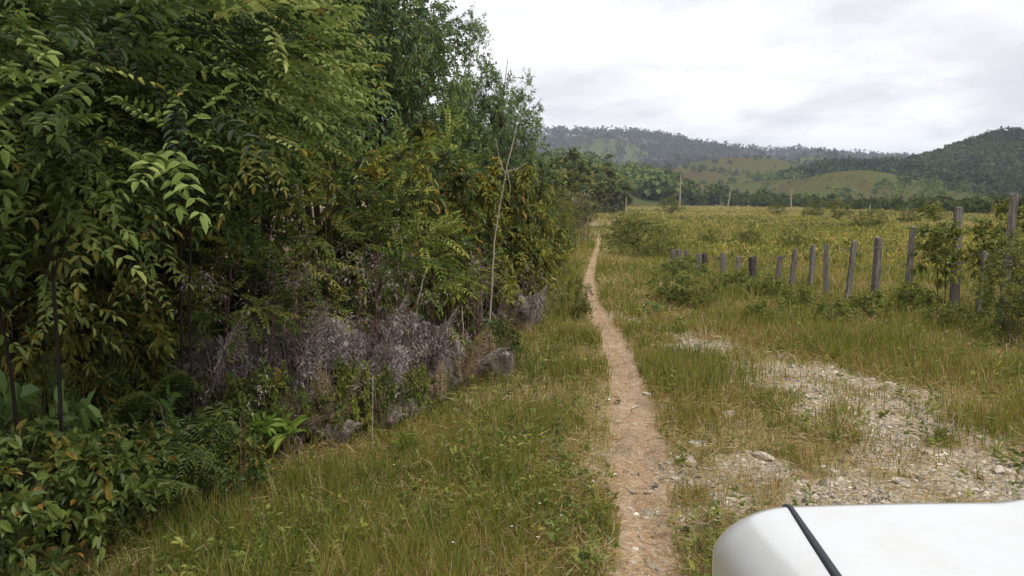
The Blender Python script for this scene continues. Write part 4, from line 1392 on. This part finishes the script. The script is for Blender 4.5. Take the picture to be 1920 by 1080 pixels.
def vehicle():
    CX, CY, HX, HY, Z0, Z1 = 1.56, 1.72, .95, .78, .42, 1.085
    h = np.array([HX, HY, (Z1 - Z0) / 2])
    rr = np.array([.21, .24, .15])
    cc = np.array([CX, CY, (Z0 + Z1) / 2])

    def surf(p):
        p = np.asarray(p, float)
        q = np.clip(p, -(h - rr), h - rr)
        dl = (p - q) / rr
        ln = np.linalg.norm(dl, axis=-1, keepdims=True)
        o = q + rr * dl / np.maximum(ln, 1e-6) + cc
        up = np.clip((o[..., 2] - .8) / .25, 0, 1)
        o[..., 2] += up * (.055 * (2.5 - o[..., 1]) + .022 * (1 - ((o[..., 0] - CX) / HX) ** 2))
        o[..., 2] += up * .042 * sstep(1.42, 1.72, o[..., 0]) * (1 - sstep(1.98, 2.15, o[..., 0]))
        o[..., 2] -= up * .11 * sstep(2.2, 2.5, o[..., 1])
        return o
    n = 90
    u = np.linspace(-1, 1, n)
    A, B = np.meshgrid(u, u)
    body = Geo()
    hood = Geo()
    for ax, sg in ((2, 1), (1, 1), (0, -1), (0, 1)):
        p = np.zeros((n, n, 3))
        o2 = [k for k in range(3) if k != ax]
        p[..., ax] = sg * h[ax]
        p[..., o2[0]] = A * h[o2[0]]
        p[..., o2[1]] = B * h[o2[1]]
        V = surf(p)
        i = np.arange(n - 1)[:, None] * n + np.arange(n - 1)[None]
        F = np.stack([i, i + 1, i + n + 1, i + n], -1).reshape(-1, 4)
        if (ax == 2) == False and (ax, sg) in ((1, 1), (0, -1)):
            F = F[:, ::-1]
        Vf = V.reshape(-1, 3)
        c = Vf[F].mean(1)
        hm = (np.abs(c[:, 0] - CX) < .78) & (c[:, 2] > .9) & (c[:, 1] > .95) & (ax != 0)
        for gg, mk_ in ((body, ~hm), (hood, hm)):
            if mk_.any():
                ids = np.unique(F[mk_])
                mp = np.zeros(len(Vf), int)
                mp[ids] = np.arange(len(ids))
                gg.add(Vf[ids], mp[F[mk_]])
    root = link('white_vehicle', None, None, (0, 0, 0), label='white off road vehicle whose glossy bonnet corner fills the lower right of the picture', category='vehicle')

    def join(me):
        import bmesh
        bm = bmesh.new()
        bm.from_mesh(me)
        bmesh.ops.remove_doubles(bm, verts=bm.verts, dist=.0006)
        bmesh.ops.recalc_face_normals(bm, faces=bm.faces)
        bm.to_mesh(me)
        bm.free()
        return me
    # rear body and cabin, joined to the front wings as one shell

    def rbox(geo, c, hh, r_, nn=24, taper=None):
        c, hh, r_ = (np.array(q, float) for q in (c, hh, r_))
        u_ = np.linspace(-1, 1, nn)
        A_, B_ = np.meshgrid(u_, u_)
        for ax in range(3):
            for sg in (-1, 1):
                p = np.zeros((nn, nn, 3))
                o2 = [k for k in range(3) if k != ax]
                p[..., ax] = sg * hh[ax]
                p[..., o2[0]] = A_ * hh[o2[0]]
                p[..., o2[1]] = B_ * hh[o2[1]]
                q = np.clip(p, -(hh - r_), hh - r_)
                dl = (p - q) / r_
                o = q + r_ * dl / np.maximum(np.linalg.norm(dl, axis=-1, keepdims=True), 1e-6)
                if taper:
                    t = (o[..., 2:3] / hh[2] + 1) / 2
                    o[..., 0:1] *= 1 - taper[0] * t
                    o[..., 1:2] = o[..., 1:2] * (1 - taper[1] * t) + taper[2] * t
                i = np.arange(nn - 1)[:, None] * nn + np.arange(nn - 1)[None]
                F = np.stack([i, i + 1, i + nn + 1, i + nn], -1).reshape(-1, 4)
                geo.add(o + c, F)
    rbox(body, (CX, -.72, .76), (.955, 1.72, .33), (.12, .2, .12))
    rbox(body, (CX, -.78, 1.44), (.86, 1.55, .44), (.14, .2, .14), taper=(.12, .16, -.12))
    b = link('body', join(body.mesh('vehicle_body', M['paint'], True)), root)
    hd = link('bonnet', join(hood.mesh('vehicle_bonnet', M['paint'], True)), root)

    def ribbon(x, name):
        g = Geo()
        ys = np.linspace(-.7 * HY, HY, 70)
        zs = np.linspace(h[2], .25 * h[2], 24)[1:]
        pts = [(x - CX, y, h[2]) for y in ys] + [(x - CX, HY, z) for z in zs]
        pts = np.array(pts)
        S = surf(pts)
        wd = np.interp(S[:, 1], [1.7, 2.0, 2.36, 2.5], [.030, .025, .013, .007]) * .5
        bend = -.085 * np.clip((S[:, 1] - 1.75) / .7, 0, 1) * np.sign(x - CX)
        V = []
        for s in (-1, -.6, .6, 1):
            pp = pts.copy()
            pp[:, 0] += s * wd + bend
            q = surf(pp)
            e = np.array([.002, 0, 0])
            nn_ = nrm(np.cross(surf(pp + e) - surf(pp - e), np.gradient(q, axis=0)))
            nn_ *= np.sign((nn_ * np.array([0, .6, 1.])).sum(1, keepdims=True))
            q = q + nn_ * (.006 if abs(s) < .9 else -.002)
            V.append(q)
        V = np.stack(V, 1)
        m_ = len(pts)
        i = np.arange(m_ - 1)[:, None] * 4 + np.arange(3)[None]
        g.add(V.reshape(-1, 3), np.stack([i, i + 1, i + 5, i + 4], -1))
        return link('seal_strip', g.mesh(name, M['rubber'], True), root), V
    st, V = ribbon(CX - .805, 'bonnet_seal')
    ribbon(CX + .805, 'bonnet_seal_far')
    k = int(np.argmin(np.abs(V[:, 1, 1] - 2.30)))
    g = Geo()
    W = V[k - 1:k + 1] + np.array([0, 0, .0016])
    W = np.stack([W[0, 1] * .7 + W[0, 2] * .3, W[0, 1] * .1 + W[0, 2] * .9, W[1, 1] * .1 + W[1, 2] * .9, W[1, 1] * .8 + W[1, 2] * .2])
    g.add(W, [[0, 1, 2, 3]])
    link('clip', g.mesh('strip_mark', plain_mat('tan_mark', lin(170, 158, 140), .7)), st)  # the clip is only a small pale tan mark on the seal strip
    for sx in (-1, 1):
        for y in (1.62, -1.35):
            th = np.linspace(0, 2 * pi, 41)
            ty = Geo()
            prof = [(-.12, .25), (-.12, .34), (-.09, .375), (.09, .375), (.12, .34), (.12, .25)]
            V = np.array([[(a, r * cos(t), r * sin(t)) for a, r in prof] for t in th[:-1]])
            F = [[i * 6 + j, i * 6 + (j + 1) % 6, ((i + 1) % 40) * 6 + (j + 1) % 6, ((i + 1) % 40) * 6 + j] for i in range(40) for j in range(6)]
            ty.add(V.reshape(-1, 3), F)
            wh = link('wheel', ty.mesh('tyre', M['rubber'], True), root, (CX + sx * .89, y, .375))
            ri = Geo()
            prof = [(.02, .02), (.05, .1), (.03, .2), (.10, .25), (-.10, .25)]
            V = np.array([[(a * sx, r * cos(t), r * sin(t)) for a, r in prof] for t in th[:-1]])
            F = [[i * 5 + j, i * 5 + j + 1, ((i + 1) % 40) * 5 + j + 1, ((i + 1) % 40) * 5 + j] for i in range(40) for j in range(4)]
            ri.add(V.reshape(-1, 3), F)
            link('rim', ri.mesh('rim', M['chrome'], True), wh)
        g = Geo()
        rbox(g, (CX + sx * .72, 2.44, .82), (.14, .05, .075), (.05, .045, .05), 12)
        link('headlight', g.mesh('headlight', M['lamp'], True), root)
        g = Geo()
        rbox(g, (CX + sx * 1.03, .62, 1.17), (.11, .05, .08), (.05, .04, .05), 12)
        tube(g, [(CX + sx * .85, .62, 1.10), (CX + sx * .95, .62, 1.13)], .02, 8)
        link('side_mirror', g.mesh('side_mirror', M['rubber'], True), root)
        g = Geo()
        q = [(CX + sx * .868, .55, 1.14), (CX + sx * .868, -1.95, 1.14), (CX + sx * .785, -1.75, 1.74), (CX + sx * .785, -.05, 1.74)]
        g.add(q, [[0, 1, 2, 3]])
        link('side_window', g.mesh('side_window', M['glass']), root)
    g = Geo()
    g.add([(CX - .74, .765, 1.12), (CX + .74, .765, 1.12), (CX + .66, .32, 1.76), (CX - .66, .32, 1.76)], [[0, 1, 2, 3]])
    link('windscreen', g.mesh('windscreen', M['glass']), root)
    g = Geo()
    for zz in (.7, .76, .82, .88):
        rbox(g, (CX, 2.495, zz), (.5, .015, .016), (.01, .01, .01), 6)
    link('grille', g.mesh('grille', M['chrome']), root)
    g = Geo()
    rbox(g, (CX, 2.5, .52), (.95, .11, .11), (.09, .08, .06), 16)
    link('bumper', g.mesh('bumper', M['rubber'], True), root)


def dust():
    m = M['paint']
    nt_ = m.node_tree
    p = [n for n in nt_.nodes if n.type == 'BSDF_PRINCIPLED'][0]
    v = nt_.nodes.new('ShaderNodeTexCoord').outputs['Object']
    a = noise(nt_, 5., 8, .7, v)
    b = noise(nt_, 160., 3, .6, v)
    c = mixc(nt_, (.62, .63, .63, 1), (.52, .50, .46, 1), ramp(nt_, [(.45, (0, 0, 0, 1)), (.75, (.5, .5, .5, 1))], a.outputs[0]).outputs[0])
    c = mixc(nt_, c, (.36, .32, .27, 1), ramp(nt_, [(.72, (0, 0, 0, 1)), (.76, (.7, .7, .7, 1))], b.outputs[0]).outputs[0])
    nt_.links.new(c, p.inputs['Base Color'])


dust()
vehicle()

# ---------------------------------------------------------------- sky, sun, air, camera
SUN_EL, SUN_AZ = radians(58), radians(150)     # azimuth clockwise from the view direction
w = bpy.data.worlds.new("World")
sc.world = w
w.use_nodes = True
nt = w.node_tree
nt.nodes.clear()
out = nt.nodes.new('ShaderNodeOutputWorld')
bg = nt.nodes.new('ShaderNodeBackground')
bg.inputs['Strength'].default_value = .1
sky = nt.nodes.new('ShaderNodeTexSky')
sky.sky_type = 'NISHITA'
sky.sun_disc = False
sky.sun_elevation = SUN_EL
sky.sun_rotation = SUN_AZ
tc = nt.nodes.new('ShaderNodeTexCoord')
sp = nt.nodes.new('ShaderNodeSeparateXYZ')
nt.links.new(tc.outputs['Generated'], sp.inputs[0])


def mth(op, a, b=None):
    m = nt.nodes.new('ShaderNodeMath')
    m.operation = op
    for i, v in enumerate((a, b)):
        if v is None:
            continue
        if hasattr(v, 'is_linked'):
            nt.links.new(v, m.inputs[i])
        else:
            m.inputs[i].default_value = v
    return m.outputs[0]


zz = mth('ADD', mth('MAXIMUM', sp.outputs[2], 0.), .24)
cb = nt.nodes.new('ShaderNodeCombineXYZ')
nt.links.new(mth('DIVIDE', sp.outputs[0], zz), cb.inputs[0])
nt.links.new(mth('DIVIDE', sp.outputs[1], zz), cb.inputs[1])
cb.inputs[2].default_value = 3.7
n1 = noise(nt, .75, 8, .58, cb.outputs[0], .4)
n2 = noise(nt, 2.4, 8, .6, cb.outputs[0], .3)
nn = mth('ADD', mth('MULTIPLY', n1.outputs[0], .68), mth('MULTIPLY', n2.outputs[0], .32))
cl = ramp(nt, [(.36, (6.5, 6.5, 6.75, 1)), (.45, (7.4, 7.4, 7.65, 1)), (.51, (8.8, 8.8, 8.95, 1)), (.58, (11., 11., 11.05, 1))], nn)
cmix = mixc(nt, sky.outputs[0], cl.outputs[0], .96)
nt.links.new(cmix, bg.inputs[0])
nt.links.new(bg.outputs[0], out.inputs[0])

ld = bpy.data.lights.new('sun', 'SUN')
ld.energy = 2.0
ld.angle = radians(14)
ld.color = (1, .96, .9)
so = bpy.data.objects.new('sun', ld)
COL.objects.link(so)
sd = np.array([sin(SUN_AZ) * cos(SUN_EL), cos(SUN_AZ) * cos(SUN_EL), sin(SUN_EL)])
from mathutils import Vector
so.rotation_euler = Vector(sd).to_track_quat('Z', 'Y').to_euler()
so.location = (20, -20, 40)

HAZE = .00028
if HAZE:
    m, nt_, o_ = new_mat('haze_air')
    pv = nt_.nodes.new('ShaderNodeVolumePrincipled')
    pv.inputs['Color'].default_value = (.76, .84, 1.0, 1)
    pv.inputs['Density'].default_value = HAZE
    pv.inputs['Anisotropy'].default_value = .0
    nt_.links.new(pv.outputs[0], o_.inputs['Volume'])
    g = Geo()
    bx = 4700
    V = [(x, y, z) for z in (-4, 190) for x, y in ((-bx, -bx), (bx, -bx), (bx, bx), (-bx, bx))]
    g.add(V, [[3, 2, 1, 0], [4, 5, 6, 7], [0, 1, 5, 4], [1, 2, 6, 5], [2, 3, 7, 6], [3, 0, 4, 7]])
    link('haze', g.mesh('haze', m), kind='stuff')

cam = bpy.data.cameras.new('camera')
cam.sensor_width = 36
cam.lens = 36 * F_PX / 1920
cam.clip_start = .05
cam.clip_end = 12000
co = bpy.data.objects.new('camera', cam)
COL.objects.link(co)
co.location = (0, 0, CAMH)
co.rotation_euler = (pi / 2 - PITCH, 0, 0)
sc.camera = co

sc.view_settings.view_transform = 'Standard'
sc.view_settings.look = 'None'
sc.view_settings.exposure = 0.38
sc.view_settings.gamma = 1.0
sc.view_settings.use_curve_mapping = False
sc.cycles.use_denoising = True
sc.cycles.max_bounces = 6
sc.cycles.diffuse_bounces = 3
sc.cycles.glossy_bounces = 2
sc.cycles.transmission_bounces = 3
sc.cycles.transparent_max_bounces = 4
sc.cycles.volume_bounces = 0
